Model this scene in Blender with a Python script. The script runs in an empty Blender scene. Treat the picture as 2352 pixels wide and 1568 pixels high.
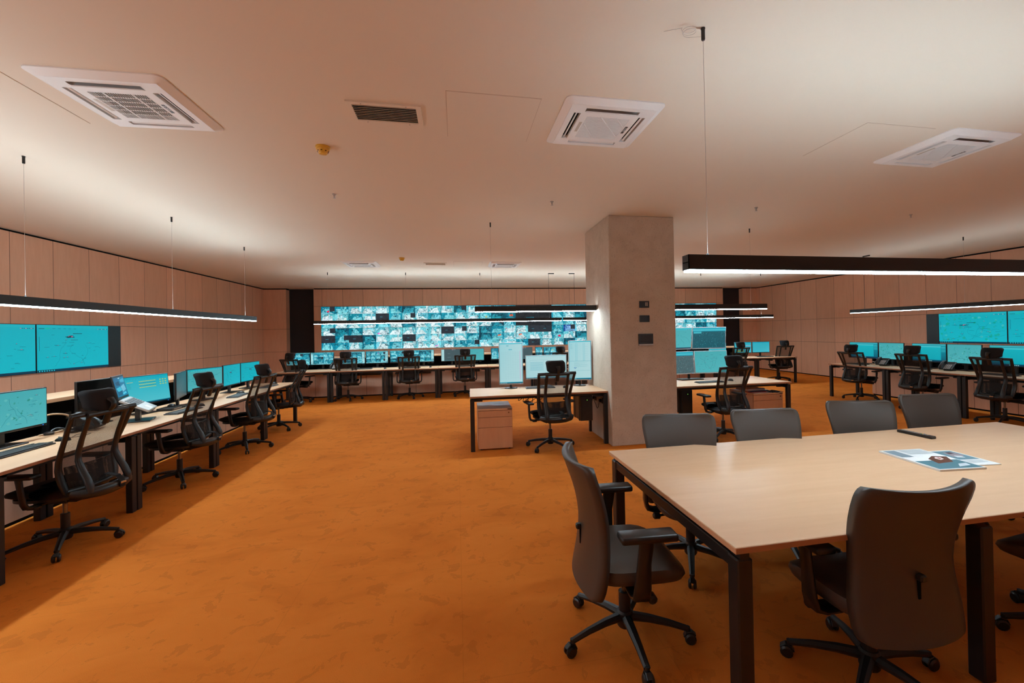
LAMP_DOWN, LAMP_UP, EXPOSURE = 62, 38, 0.0
import bpy, bmesh, math, random
from mathutils import Vector, Matrix
PI = math.pi
S = bpy.context.scene
COL = S.collection
V = Vector

# ------------------------------------------------------------------ helpers
def lin(r, g, b):
    f = lambda c: (c/255/12.92) if c/255 <= .04045 else ((c/255+.055)/1.055)**2.4
    return (f(r), f(g), f(b), 1)

class MB:
    """collects shapes and links them as ONE mesh object"""
    def __init__(s):
        s.v, s.f, s.m, s.c = [], [], [], []
    def add(s, vs, fs, m=0, col=None):
        o = len(s.v)
        s.v += [tuple(p) for p in vs]
        for f in fs:
            s.f.append([i+o for i in f]); s.m.append(m); s.c.append(col)
        return s
    def box(s, a, b, m=0, bev=0, seg=1, rot=None, piv=None):
        x0, y0, z0 = a; x1, y1, z1 = b
        if bev:
            bm = bmesh.new()
            bmesh.ops.create_cube(bm, size=1)
            for v in bm.verts:
                v.co = V(((x0+x1)/2+v.co.x*(x1-x0), (y0+y1)/2+v.co.y*(y1-y0), (z0+z1)/2+v.co.z*(z1-z0)))
            bmesh.ops.bevel(bm, geom=bm.edges[:], offset=bev, segments=seg, profile=.5, affect='EDGES')
            bm.verts.index_update()
            vs = [v.co.copy() for v in bm.verts]; fs = [[v.index for v in f.verts] for f in bm.faces]
            bm.free()
        else:
            vs = [V(p) for p in ((x0,y0,z0),(x1,y0,z0),(x1,y1,z0),(x0,y1,z0),(x0,y0,z1),(x1,y0,z1),(x1,y1,z1),(x0,y1,z1))]
            fs = [(3,2,1,0),(4,5,6,7),(0,1,5,4),(1,2,6,5),(2,3,7,6),(3,0,4,7)]
        if rot is not None:
            pv = V(piv) if piv else V(((x0+x1)/2, (y0+y1)/2, (z0+z1)/2))
            vs = [rot @ (p-pv) + pv for p in vs]
        return s.add(vs, fs, m)
    def cyl(s, p0, p1, r0, r1=None, n=12, m=0, caps=True):
        r1 = r0 if r1 is None else r1
        p0, p1 = V(p0), V(p1); d = (p1-p0).normalized()
        a = d.orthogonal().normalized(); b = d.cross(a)
        vs = []
        for p, r in ((p0, r0), (p1, r1)):
            vs += [p+(a*math.cos(2*PI*i/n)+b*math.sin(2*PI*i/n))*r for i in range(n)]
        fs = [(i, (i+1) % n, n+(i+1) % n, n+i) for i in range(n)]
        if caps: fs += [tuple(range(n))[::-1], tuple(range(n, 2*n))]
        return s.add(vs, fs, m)
    def lathe(s, prof, c=(0,0,0), n=20, m=0, axis='z', caps=True):
        c = V(c); vs = []
        for r, z in prof:
            for i in range(n):
                a = 2*PI*i/n
                p = (r*math.cos(a), r*math.sin(a), z)
                if axis == 'x': p = (z, p[0], p[1])
                if axis == 'y': p = (p[0], z, p[1])
                vs.append(c+V(p))
        k = len(prof)
        fs = [(j*n+i, j*n+(i+1) % n, (j+1)*n+(i+1) % n, (j+1)*n+i) for j in range(k-1) for i in range(n)]
        if caps: fs += [tuple(range(n))[::-1], tuple(range((k-1)*n, k*n))]
        return s.add(vs, fs, m)
    def sweep(s, pts, w, t, side=(1,0,0), closed=False, m=0, nseg=8, rnd=.35):
        """rounded rectangular bar along a path; w measured along side, t along the normal; both may be lists"""
        pts = [V(p) for p in pts]; n = len(pts)
        W = w if isinstance(w, (list, tuple)) else [w]*n
        T = t if isinstance(t, (list, tuple)) else [t]*n
        vs = []
        for i, p in enumerate(pts):
            a = pts[(i-1) % n] if (closed or i > 0) else p
            b = pts[(i+1) % n] if (closed or i < n-1) else p
            d = (b-a).normalized()
            sd = V(side); sd = (sd-d*sd.dot(d))
            if sd.length < 1e-4: sd = d.orthogonal()
            sd.normalize(); nn = d.cross(sd)
            hw, ht = W[i]/2, T[i]/2; r = min(hw, ht)*rnd*2
            ring = []
            for sx, sy in ((1,1),(-1,1),(-1,-1),(1,-1)):
                c1 = (sx*hw, sy*(ht-r)); c2 = (sx*(hw-r), sy*ht)
                ring += [c1, c2] if sx*sy > 0 else [c2, c1]
            vs += [p+sd*x+nn*y for x, y in ring]
        k = 8
        fs = []
        for j in range(n if closed else n-1):
            jn = (j+1) % n
            fs += [(j*k+i, j*k+(i+1) % k, jn*k+(i+1) % k, jn*k+i) for i in range(k)]
        if not closed: fs += [tuple(range(k))[::-1], tuple(range((n-1)*k, n*k))]
        return s.add(vs, fs, m)
    def tube(s, pts, r, n=6, m=0, closed=False):
        pts = [V(p) for p in pts]; N = len(pts); vs = []
        prev = None
        for i, p in enumerate(pts):
            a = pts[(i-1) % N] if (closed or i > 0) else p
            b = pts[(i+1) % N] if (closed or i < N-1) else p
            d = (b-a).normalized()
            sd = (prev-d*prev.dot(d)) if prev is not None else d.orthogonal()
            if sd.length < 1e-5: sd = d.orthogonal()
            sd.normalize(); prev = sd; nn = d.cross(sd)
            rr = r[i] if isinstance(r, (list, tuple)) else r
            vs += [p+(sd*math.cos(2*PI*k/n)+nn*math.sin(2*PI*k/n))*rr for k in range(n)]
        fs = []
        for j in range(N if closed else N-1):
            jn = (j+1) % N
            fs += [(j*n+i, j*n+(i+1) % n, jn*n+(i+1) % n, jn*n+i) for i in range(n)]
        if not closed: fs += [tuple(range(n))[::-1], tuple(range((N-1)*n, N*n))]
        return s.add(vs, fs, m)
    def prism(s, poly, z0, z1, m=0):
        n = len(poly)
        vs = [(x, y, z0) for x, y in poly]+[(x, y, z1) for x, y in poly]
        fs = [tuple(range(n))[::-1], tuple(range(n, 2*n))]+[(i, (i+1) % n, n+(i+1) % n, n+i) for i in range(n)]
        return s.add(vs, fs, m)
    def grid(s, fn, nu, nv, thick=0, m=0):
        """surface fn(u,v)->(point, normal); with thickness it becomes a closed shell"""
        P = [[fn(i/nu, j/nv) for i in range(nu+1)] for j in range(nv+1)]
        k = (nu+1)*(nv+1); idx = lambda i, j: j*(nu+1)+i
        vs = [V(P[j][i][0]) for j in range(nv+1) for i in range(nu+1)]
        fs = [(idx(i,j), idx(i+1,j), idx(i+1,j+1), idx(i,j+1)) for j in range(nv) for i in range(nu)]
        if thick:
            vs += [V(P[j][i][0])-V(P[j][i][1])*thick for j in range(nv+1) for i in range(nu+1)]
            fs += [tuple(a+k for a in f)[::-1] for f in fs[:nu*nv]]
            loop = [idx(i,0) for i in range(nu)]+[idx(nu,j) for j in range(nv)]+[idx(i,nv) for i in range(nu,0,-1)]+[idx(0,j) for j in range(nv,0,-1)]
            fs += [(loop[(q+1) % len(loop)], loop[q], loop[q]+k, loop[(q+1) % len(loop)]+k) for q in range(len(loop))]
        return s.add(vs, fs, m)
    def quad(s, a, b, c, d, col=None, m=0):
        return s.add([a, b, c, d], [(0,1,2,3)], m, col)
    def build(s, name, mats, parent=None, smooth=35, loc=None, rot=None):
        me = bpy.data.meshes.new(name)
        me.from_pydata(s.v, [], s.f)
        for mt in (mats if isinstance(mats, (list, tuple)) else [mats]): me.materials.append(mt)
        me.polygons.foreach_set('material_index', s.m)
        if any(c is not None for c in s.c):
            at = me.color_attributes.new('Col', 'FLOAT_COLOR', 'CORNER')
            dat = []
            for f, c in zip(s.f, s.c):
                c = c or (0,0,0,1)
                for q in range(len(f)):
                    cc = c[q] if isinstance(c[0], (tuple, list)) else c
                    dat += list(cc[:3])+[1]
            at.data.foreach_set('color', dat)
        if smooth:
            me.polygons.foreach_set('use_smooth', [True]*len(me.polygons))
            me.set_sharp_from_angle(angle=math.radians(smooth))
        me.update()
        o = bpy.data.objects.new(name, me); COL.objects.link(o)
        if parent: o.parent = parent
        if loc: o.location = loc
        if rot: o.rotation_euler = rot
        return o

def curve(pts, n=6):
    """Catmull-Rom resampling"""
    P = [V(p) for p in pts]; P = [P[0]*2-P[1]]+P+[P[-1]*2-P[-2]]; out = []
    for i in range(1, len(P)-2):
        for k in range(n):
            t = k/n; a, b, c, d = P[i-1:i+3]
            out.append(.5*((2*b)+(c-a)*t+(2*a-5*b+4*c-d)*t*t+(3*b-a-3*c+d)*t**3))
    return out+[P[-2]]
def thing(name, label, cat, loc=(0,0,0), rz=0, group=None):
    o = bpy.data.objects.new(name, None); COL.objects.link(o)
    o.empty_display_size = .1
    o.location = loc; o.rotation_euler = (0,0,rz)
    return tag(o, label, cat, group)
def tag(o, label, cat, group=None):
    o['label'] = label; o['category'] = cat
    if group: o['group'] = group
    return o
def struct(o, label=None):
    o['kind'] = 'structure'
    if label: o['label'] = label
    return o
KIDS = {}
def kids(o):
    return [c for c in COL.objects if c.parent == o] if o.name not in KIDS else KIDS[o.name]
def dup(src, loc, rz, label, group=None):
    """copy of a thing with its parts and sub-parts"""
    ks = kids(src); KIDS[src.name] = ks
    r = src.copy(); COL.objects.link(r); r.location = loc; r.rotation_euler = (0,0,rz)
    r['label'] = label
    if group: r['group'] = group
    for k in ks:
        c = k.copy(); COL.objects.link(c); c.parent = r
        g2 = kids(k); KIDS[k.name] = g2
        for g in g2:
            d = g.copy(); COL.objects.link(d); d.parent = c
    return r

# ------------------------------------------------------------------ materials
def mat(name, col, rough=.5, metal=0, spec=.5, emit=None, estr=0, sheen=0):
    m = bpy.data.materials.new(name); m.use_nodes = True
    b = m.node_tree.nodes['Principled BSDF']
    b.inputs['Base Color'].default_value = col if len(col) == 4 else (*col, 1)
    b.inputs['Roughness'].default_value = rough
    b.inputs['Metallic'].default_value = metal
    b.inputs['Specular IOR Level'].default_value = spec
    if emit:
        b.inputs['Emission Color'].default_value = (*emit[:3], 1); b.inputs['Emission Strength'].default_value = estr
    return m
class NT:
    def __init__(s, m): s.t = m.node_tree; s.b = s.t.nodes['Principled BSDF']
    def n(s, ty, **kw):
        nd = s.t.nodes.new(ty)
        for k, v in kw.items():
            if k in nd.inputs: nd.inputs[k].default_value = v
            else: setattr(nd, k, v)
        return nd
    def l(s, a, b): s.t.links.new(a, b)
    def math(s, op, a, b=None, c=None):
        nd = s.t.nodes.new('ShaderNodeMath'); nd.operation = op
        for i, x in enumerate((a, b, c)):
            if x is None: continue
            if isinstance(x, (int, float)): nd.inputs[i].default_value = x
            else: s.l(x, nd.inputs[i])
        return nd.outputs[0]
    def mix(s, fac, a, b, mode='MIX'):
        nd = s.t.nodes.new('ShaderNodeMix'); nd.data_type = 'RGBA'; nd.blend_type = mode
        for i, x in ((0, fac), (6, a), (7, b)):
            if isinstance(x, (int, float)): nd.inputs[i].default_value = x
            elif isinstance(x, tuple): nd.inputs[i].default_value = x if len(x) == 4 else (*x, 1)
            else: s.l(x, nd.inputs[i])
        return nd.outputs[2]
    def noise(s, vec, scale, detail=3, rough=.55, dist=0):
        nd = s.n('ShaderNodeTexNoise'); nd.inputs['Scale'].default_value = scale
        nd.inputs['Detail'].default_value = detail; nd.inputs['Roughness'].default_value = rough; nd.inputs['Distortion'].default_value = dist
        if vec is not None: s.l(vec, nd.inputs['Vector'])
        return nd.outputs['Fac']
    def ramp(s, fac, stops):
        nd = s.n('ShaderNodeValToRGB'); e = nd.color_ramp.elements
        while len(e) > 1: e.remove(e[-1])
        e[0].position = stops[0][0]; e[0].color = stops[0][1]
        for p, c in stops[1:]:
            q = e.new(p); q.color = c
        s.l(fac, nd.inputs[0]); return nd.outputs[0]
    def coord(s, kind='Object', scale=None, loc=None):
        tc = s.n('ShaderNodeTexCoord'); o = tc.outputs[kind]
        if scale or loc:
            mp = s.n('ShaderNodeMapping')
            if scale: mp.inputs['Scale'].default_value = scale
            if loc: mp.inputs['Location'].default_value = loc
            s.l(o, mp.inputs['Vector']); o = mp.outputs[0]
        return o
    def bump(s, h, strength=.2, dist=.01):
        bp = s.n('ShaderNodeBump'); bp.inputs['Strength'].default_value = strength; bp.inputs['Distance'].default_value = dist
        s.l(h, bp.inputs['Height']); s.l(bp.outputs[0], s.b.inputs['Normal'])
    def base(s, x): s.l(x, s.b.inputs['Base Color'])

def wood(name, ca, cb, axis='X', stretch=14, rough=.45, seams=None, spec=.4):
    """veneer with grain running along an axis; seams=(coordinate, pitch, offset, [heights])"""
    m = mat(name, ca, rough, spec=spec); t = NT(m)
    sc = {'X': (1.2, stretch, stretch), 'Y': (stretch, 1.2, stretch), 'Z': (stretch, stretch, 1.2)}[axis]
    co = t.coord('Object', sc)
    g = t.noise(co, 1.6, 5, .6, .6)
    c = t.mix(t.math('MULTIPLY', t.math('SUBTRACT', g, .3), 2.2), (*ca[:3],1), (*cb[:3],1))
    if seams:
        ax, pitch, off, hs = seams
        sp = t.n('ShaderNodeSeparateXYZ'); t.l(t.coord('Object'), sp.inputs[0])
        u = t.math('DIVIDE', t.math('SUBTRACT', sp.outputs[ax], off), pitch)
        fr = t.math('FRACT', u)
        d = t.math('MULTIPLY', t.math('MINIMUM', fr, t.math('SUBTRACT', 1.0, fr)), pitch)
        line = t.math('LESS_THAN', d, .0045)
        for h in hs:
            line = t.math('MAXIMUM', line, t.math('LESS_THAN', t.math('ABSOLUTE', t.math('SUBTRACT', sp.outputs['Z'], h)), .0045))
        wn = t.n('ShaderNodeTexWhiteNoise'); wn.noise_dimensions = '1D'; t.l(t.math('FLOOR', u), wn.inputs['W'])
        tone = t.math('MULTIPLY_ADD', wn.outputs['Value'], .12, .94)
        cc = t.n('ShaderNodeCombineXYZ')
        for i in range(3): t.l(tone, cc.inputs[i])
        c = t.mix(1.0, c, cc.outputs[0], 'MULTIPLY')
        c = t.mix(t.math('MULTIPLY', line, .72), c, (.035,.012,.006,1))
    t.base(c)
    return m
# ------------------------------------------------------------------ palette
M = {}
M['black'] = mat('black_plastic', (.011,.010,.010), .36)
M['black_soft'] = mat('black_fabric', (.011,.010,.011), .8, spec=.3)
M['metal_black'] = mat('black_powder_coat', (.010,.009,.009), .45)
M['gap'] = mat('shadow_gap', (.004,.004,.004), .9, spec=.1)
M['chrome'] = mat('steel', (.6,.58,.55), .25, 1)
M['rod'] = mat('lift_steel', (.22,.2,.19), .3, 1)
M['white'] = mat('white_plastic', (.88,.88,.86), .4)
M['grey_plastic'] = mat('grey_plastic', (.3,.29,.28), .45)
M['yellow'] = mat('yellow_plastic', (.75,.42,.04), .35)
M['paper'] = mat('paper', (.82,.82,.80), .6)
M['blue_led'] = mat('blue_led', (0,.05,.2), .4, emit=(.0,.25,1), estr=1.2)
M['green_led'] = mat('green_led', (0,.1,.02), .4, emit=(.3,.9,.1), estr=1.2)
M['silver'] = mat('silver_plastic', (.45,.43,.41), .35, .3)
M['wire'] = mat('steel_wire', (.55,.5,.45), .4, .6)
M['dark_glass'] = mat('dark_screen', (.01,.012,.014), .18)
M['red'] = mat('red_plastic', (.5,.03,.03), .4)
M['tan'] = mat('tan_cable', (.55,.35,.2), .5)
M['leather'] = mat('dark_leather', (.062,.047,.037), .44, spec=.5)
t = NT(M['leather']); t.bump(t.noise(t.coord('Object'), 260, 2), .12, .002)
t = NT(M['black_soft']); t.bump(t.noise(t.coord('Object'), 500, 2), .3, .002)
M['maple'] = wood('maple_laminate', (.70,.42,.24), (.76,.48,.29), 'X', 9, .38)
M['maple_y'] = wood('maple_laminate_lengthwise', (.70,.42,.24), (.76,.48,.29), 'Y', 9, .38)
M['maple_edge'] = mat('maple_edge', (.42,.2,.1), .5)
M['maple_front'] = wood('maple_front', (.60,.30,.155), (.67,.35,.185), 'Z', 9, .45)
WA, WB = (.74,.42,.27), (.82,.49,.33)
M['wall_l'] = wood('veneer_left', WA, WB, 'Z', 9, .42, ('Y', .664, 9.325, [1.115, 1.862]))
M['wall_r'] = wood('veneer_right', WA, WB, 'Z', 9, .42, ('Y', .669, 8.734, [1.105, 1.86]))
M['wall_b'] = wood('veneer_back', WA, WB, 'Z', 9, .45, ('X', .6525, -4.40, [2.6, 1.11]))
M['wall_b2'] = wood('veneer_corner', WA, WB, 'Z', 9, .45, ('X', 5, -8.0, [1.115, 1.862]))
M['console_y'] = wood('console_veneer', WA, WB, 'Z', 9, .45, ('Y', .664, 4.66, []))
M['console_x'] = wood('console_veneer_cross', WA, WB, 'Z', 9, .45, ('X', .635, 0, []))
M['ceil'] = mat('ceiling_paint', (.78,.69,.57), .8, spec=.2)
# mesh fabric of the chair backs: an open weave
m = M['net'] = bpy.data.materials.new('chair_mesh'); m.use_nodes = True
t = NT(m); t.b.inputs['Base Color'].default_value = (.02,.017,.016,1); t.b.inputs['Roughness'].default_value = .8
sp = t.n('ShaderNodeSeparateXYZ'); t.l(t.coord('Object'), sp.inputs[0])
w1 = t.math('SINE', t.math('MULTIPLY', t.math('ADD', sp.outputs['X'], sp.outputs['Z']), 2*PI/.0052))
w2 = t.math('SINE', t.math('MULTIPLY', t.math('SUBTRACT', sp.outputs['X'], sp.outputs['Z']), 2*PI/.0052))
al = t.math('GREATER_THAN', t.math('MAXIMUM', w1, w2), .38)
t.l(al, t.b.inputs['Alpha'])
# carpet
m = M['carpet'] = mat('orange_carpet', (.6,.19,.035), .95, spec=.1)
t = NT(m); co = t.coord('Object')
n1 = t.noise(t.coord('Object', (1.0,1.6,1)), 1.5, 6, .62, .8)
n2 = t.noise(co, 7, 5, .65, .5); n3 = t.noise(co, 260, 2)
c = t.ramp(n1, [(.28, (.68,.19,.022,1)), (.5, (.80,.238,.030,1)), (.75, (.86,.27,.040,1))])
c = t.mix(t.math('MULTIPLY', t.math('GREATER_THAN', n2, .585), .24), c, (.36,.095,.014,1))
c = t.mix(t.math('MULTIPLY', n3, .35), c, (.30,.075,.012,1))
sp = t.n('ShaderNodeSeparateXYZ'); t.l(co, sp.inputs[0])
for ax, p in (('X', 1.0), ('Y', 1.0)):
    fr = t.math('FRACT', t.math('DIVIDE', sp.outputs[ax], p))
    c = t.mix(t.math('MULTIPLY', t.math('LESS_THAN', fr, .004), .14), c, (.2,.05,.01,1))
t.base(c); t.bump(n3, .5, .004)
# concrete
m = M['concrete'] = mat('fair_faced_concrete', (.3,.26,.22), .8, spec=.25)
t = NT(m); co = t.coord('Object')
c = t.ramp(t.noise(co, 3.2, 8, .65, .4), [(.2, (.42,.33,.25,1)), (.5, (.54,.435,.34,1)), (.85, (.62,.52,.42,1))])
vo = t.n('ShaderNodeTexVoronoi'); vo.inputs['Scale'].default_value = 14; t.l(co, vo.inputs['Vector'])
c = t.mix(t.math('MULTIPLY', t.math('LESS_THAN', vo.outputs['Distance'], .07), .28), c, (.10,.075,.06,1))
c = t.mix(t.math('MULTIPLY', t.math('GREATER_THAN', t.noise(co, 55, 4), .62), .35), c, (.17,.13,.105,1))
t.base(c); t.bump(t.noise(co, 60, 4), .15, .004)
# light strips and screens
def emitter(name, col, strength):
    m = bpy.data.materials.new(name); m.use_nodes = True
    b = m.node_tree.nodes['Principled BSDF']; b.inputs['Base Color'].default_value = (.8,.8,.8,1)
    b.inputs['Emission Color'].default_value = (*col, 1); b.inputs['Emission Strength'].default_value = strength
    return m
LAMP_C = (.80,1.04,1.19)
M['lamp_down'] = emitter('diffuser_down', LAMP_C, LAMP_DOWN)
M['lamp_up'] = emitter('diffuser_up', LAMP_C, LAMP_UP)
M['lamp_down_table'] = emitter('diffuser_down_table', LAMP_C, 47)
M['lamp_down_dim'] = emitter('diffuser_down_dim', LAMP_C, 20)
M['lamp_up_dim'] = emitter('diffuser_up_dim', LAMP_C, 13)
M['lamp_up_island'] = emitter('added_uplight_island', LAMP_C, 7)  # uplight added to lift the ceiling; island lamps themselves shine only downward
M['lamp_down_island'] = emitter('diffuser_down_island', LAMP_C, 72)
m = M['screen'] = bpy.data.materials.new('display'); m.use_nodes = True
t = NT(m); t.b.inputs['Specular IOR Level'].default_value = .15; t.b.inputs['Base Color'].default_value = (.01,.01,.01,1); t.b.inputs['Roughness'].default_value = .35
at = t.n('ShaderNodeAttribute', attribute_name='Col')
t.l(at.outputs['Color'], t.b.inputs['Emission Color']); t.b.inputs['Emission Strength'].default_value = 1.0

# camera pictures: the flat tile colours broken up into picture-like clutter
m = M['video'] = bpy.data.materials.new('camera_pictures'); m.use_nodes = True
t = NT(m); t.b.inputs['Specular IOR Level'].default_value = .15; t.b.inputs['Base Color'].default_value = (.01,.01,.01,1); t.b.inputs['Roughness'].default_value = .35
at = t.n('ShaderNodeAttribute', attribute_name='Col')
oi = t.n('ShaderNodeObjectInfo')
mp = t.n('ShaderNodeVectorMath'); mp.operation = 'ADD'
tc = t.coord('Object'); sc = t.n('ShaderNodeVectorMath'); sc.operation = 'SCALE'; t.l(oi.outputs['Location'], sc.inputs[0]); sc.inputs['Scale'].default_value = 3.7
t.l(tc, mp.inputs[0]); t.l(sc.outputs[0], mp.inputs[1])
n1 = t.noise(mp.outputs[0], 7, 6, .68, 1.4); n2 = t.noise(mp.outputs[0], 26, 4, .6, .8)
f = t.math('ADD', t.math('MULTIPLY', n1, .62), t.math('MULTIPLY', n2, .38))
g = t.ramp(f, [(.36, (.10,.22,.26,1)), (.46, (.62,.72,.74,1)), (.53, (1,1,1,1)), (.66, (1.25,1.15,1.12,1))])
t.l(t.mix(1.0, at.outputs['Color'], g, 'MULTIPLY'), t.b.inputs['Emission Color']); t.b.inputs['Emission Strength'].default_value = 1.15

# ------------------------------------------------------------------ the room
HC = 3.205                                   # ceiling height
XL, XR, YF = -6.19, 11.65, -2.6
BWY = lambda x: 15.252-.0257*x               # the back wall is not quite square to the sides
struct(MB().box((XL-.3, YF-.3, -.1), (XR+.3, 16.4, 0)).build('floor', M['carpet'], smooth=0), 'orange carpet with darker brushed patches')
struct(MB().box((XL-.3, YF-.3, HC), (XR+.3, 16.4, HC+.15)).build('ceiling', M['ceil'], smooth=0), 'plain warm white ceiling')
struct(MB().box((XL-.15, YF-.15, 0), (XL, 15.41, HC-.035)).build('wall_left', M['wall_l'], smooth=0), 'maple panelled wall on the left')
struct(MB().box((XR, YF-.15, 0), (XR+.15, 14.97, HC-.035)).build('wall_right', M['wall_r'], smooth=0), 'maple panelled wall on the right')
struct(MB().box((XL-.15, YF-.15, 0), (XR+.15, YF, HC)).build('wall_front', M['wall_b2'], smooth=0))
q = lambda xa, xb, dy=0, th=.25: [(xa, BWY(xa)+dy), (xb, BWY(xb)+dy), (xb, BWY(xb)+dy+th), (xa, BWY(xa)+dy+th)]
struct(MB().prism(q(-4.66, 10.22), 0, HC-.035).build('wall_back', M['wall_b'], smooth=0), 'maple panelled wall around the video wall')
b = MB(); b.prism(q(XL-.15, -5.51, 0, .45), 0, HC-.035); b.prism(q(11.06, XR+.15, 0, .45), 0, HC-.035)
struct(b.build('wall_corner', M['wall_b2'], smooth=0), 'maple corner panels beside the dark niches')
b = MB(); b.prism(q(-5.55, -4.6, .3, .1), 0, HC); b.prism(q(10.18, 11.1, .22, .1), 0, HC)
struct(b.build('wall_niche', mat('niche_black', (.012,.011,.014), .7), smooth=0), 'black recessed niche')
# dark shadow gap between panelling and ceiling, dark plinth gap
b = MB(); g = .02
b.box((XL-.2, YF, HC-.04), (XL-.04, 15.5, HC)); b.box((XR+.04, YF, HC-.04), (XR+.2, 15.1, HC))
b.prism(q(XL-.1, -5.5, .04, .2), HC-.04, HC); b.prism(q(-4.66, 10.22, .04, .2), HC-.04, HC); b.prism(q(11.05, XR+.1, .04, .2), HC-.04, HC)
struct(b.build('trim_1', M['gap'], smooth=0), 'thin black shadow gap under the ceiling')
b = MB()
b.box((XL, YF, 0), (XL+.004, 15.4, .028)); b.box((XR-.004, YF, 0), (XR, 14.95, .028))
struct(b.build('baseboard_side', M['gap'], smooth=0), 'thin dark plinth gap along the floor')
# concrete column
CX0, CX1, CY0, CY1 = 2.09, 3.075, 5.62, 6.72
b = MB().box((CX0, CY0, 0), (CX1, CY1, HC), bev=.008)
struct(b.build('concrete_column', M['concrete'], smooth=0), 'square bare concrete column in the middle of the room')
# ------------------------------------------------------------------ chairs
def star_base(t, R=.31, hubz=.10, tone='metal_black', w0=.05, rot0=0):
    b = MB(); b.lathe([(.036,.055), (.042,.065), (.042,.13), (.034,.14)], n=16)
    b.build('base_hub', M[tone], t)
    leg = MB(); pts = [(.03,0,.108), (.12,0,.105), (.22,0,.092), (R,0,.072)]
    leg.sweep(pts, [w0, w0*.85, w0*.7, w0*.6], [.042,.036,.03,.024], side=(0,1,0))
    leg.cyl((R,0,.082), (R,0,.05), .012)
    cas = MB()
    for s in (-1, 1): cas.lathe([(.012,s*.005), (.0275,s*.007), (.0285,s*.018), (.020,s*.024)][::s], (R+.012,0,.0285), 14, axis='y')
    cas.sweep([(R-.018,0,.034), (R-.008,0,.056), (R+.016,0,.062), (R+.036,0,.046)], .03, .009, side=(0,1,0))
    lo = leg.build('leg', M[tone], t); co = cas.build('caster', M['black'], lo)
    KL = []
    for k in range(1, 5):
        l2 = lo.copy(); c2 = co.copy(); COL.objects.link(l2); COL.objects.link(c2); c2.parent = l2; KL.append(l2)
    for k, o in enumerate([lo]+KL): o.rotation_euler = (0, 0, rot0+2*PI*k/5)

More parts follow.
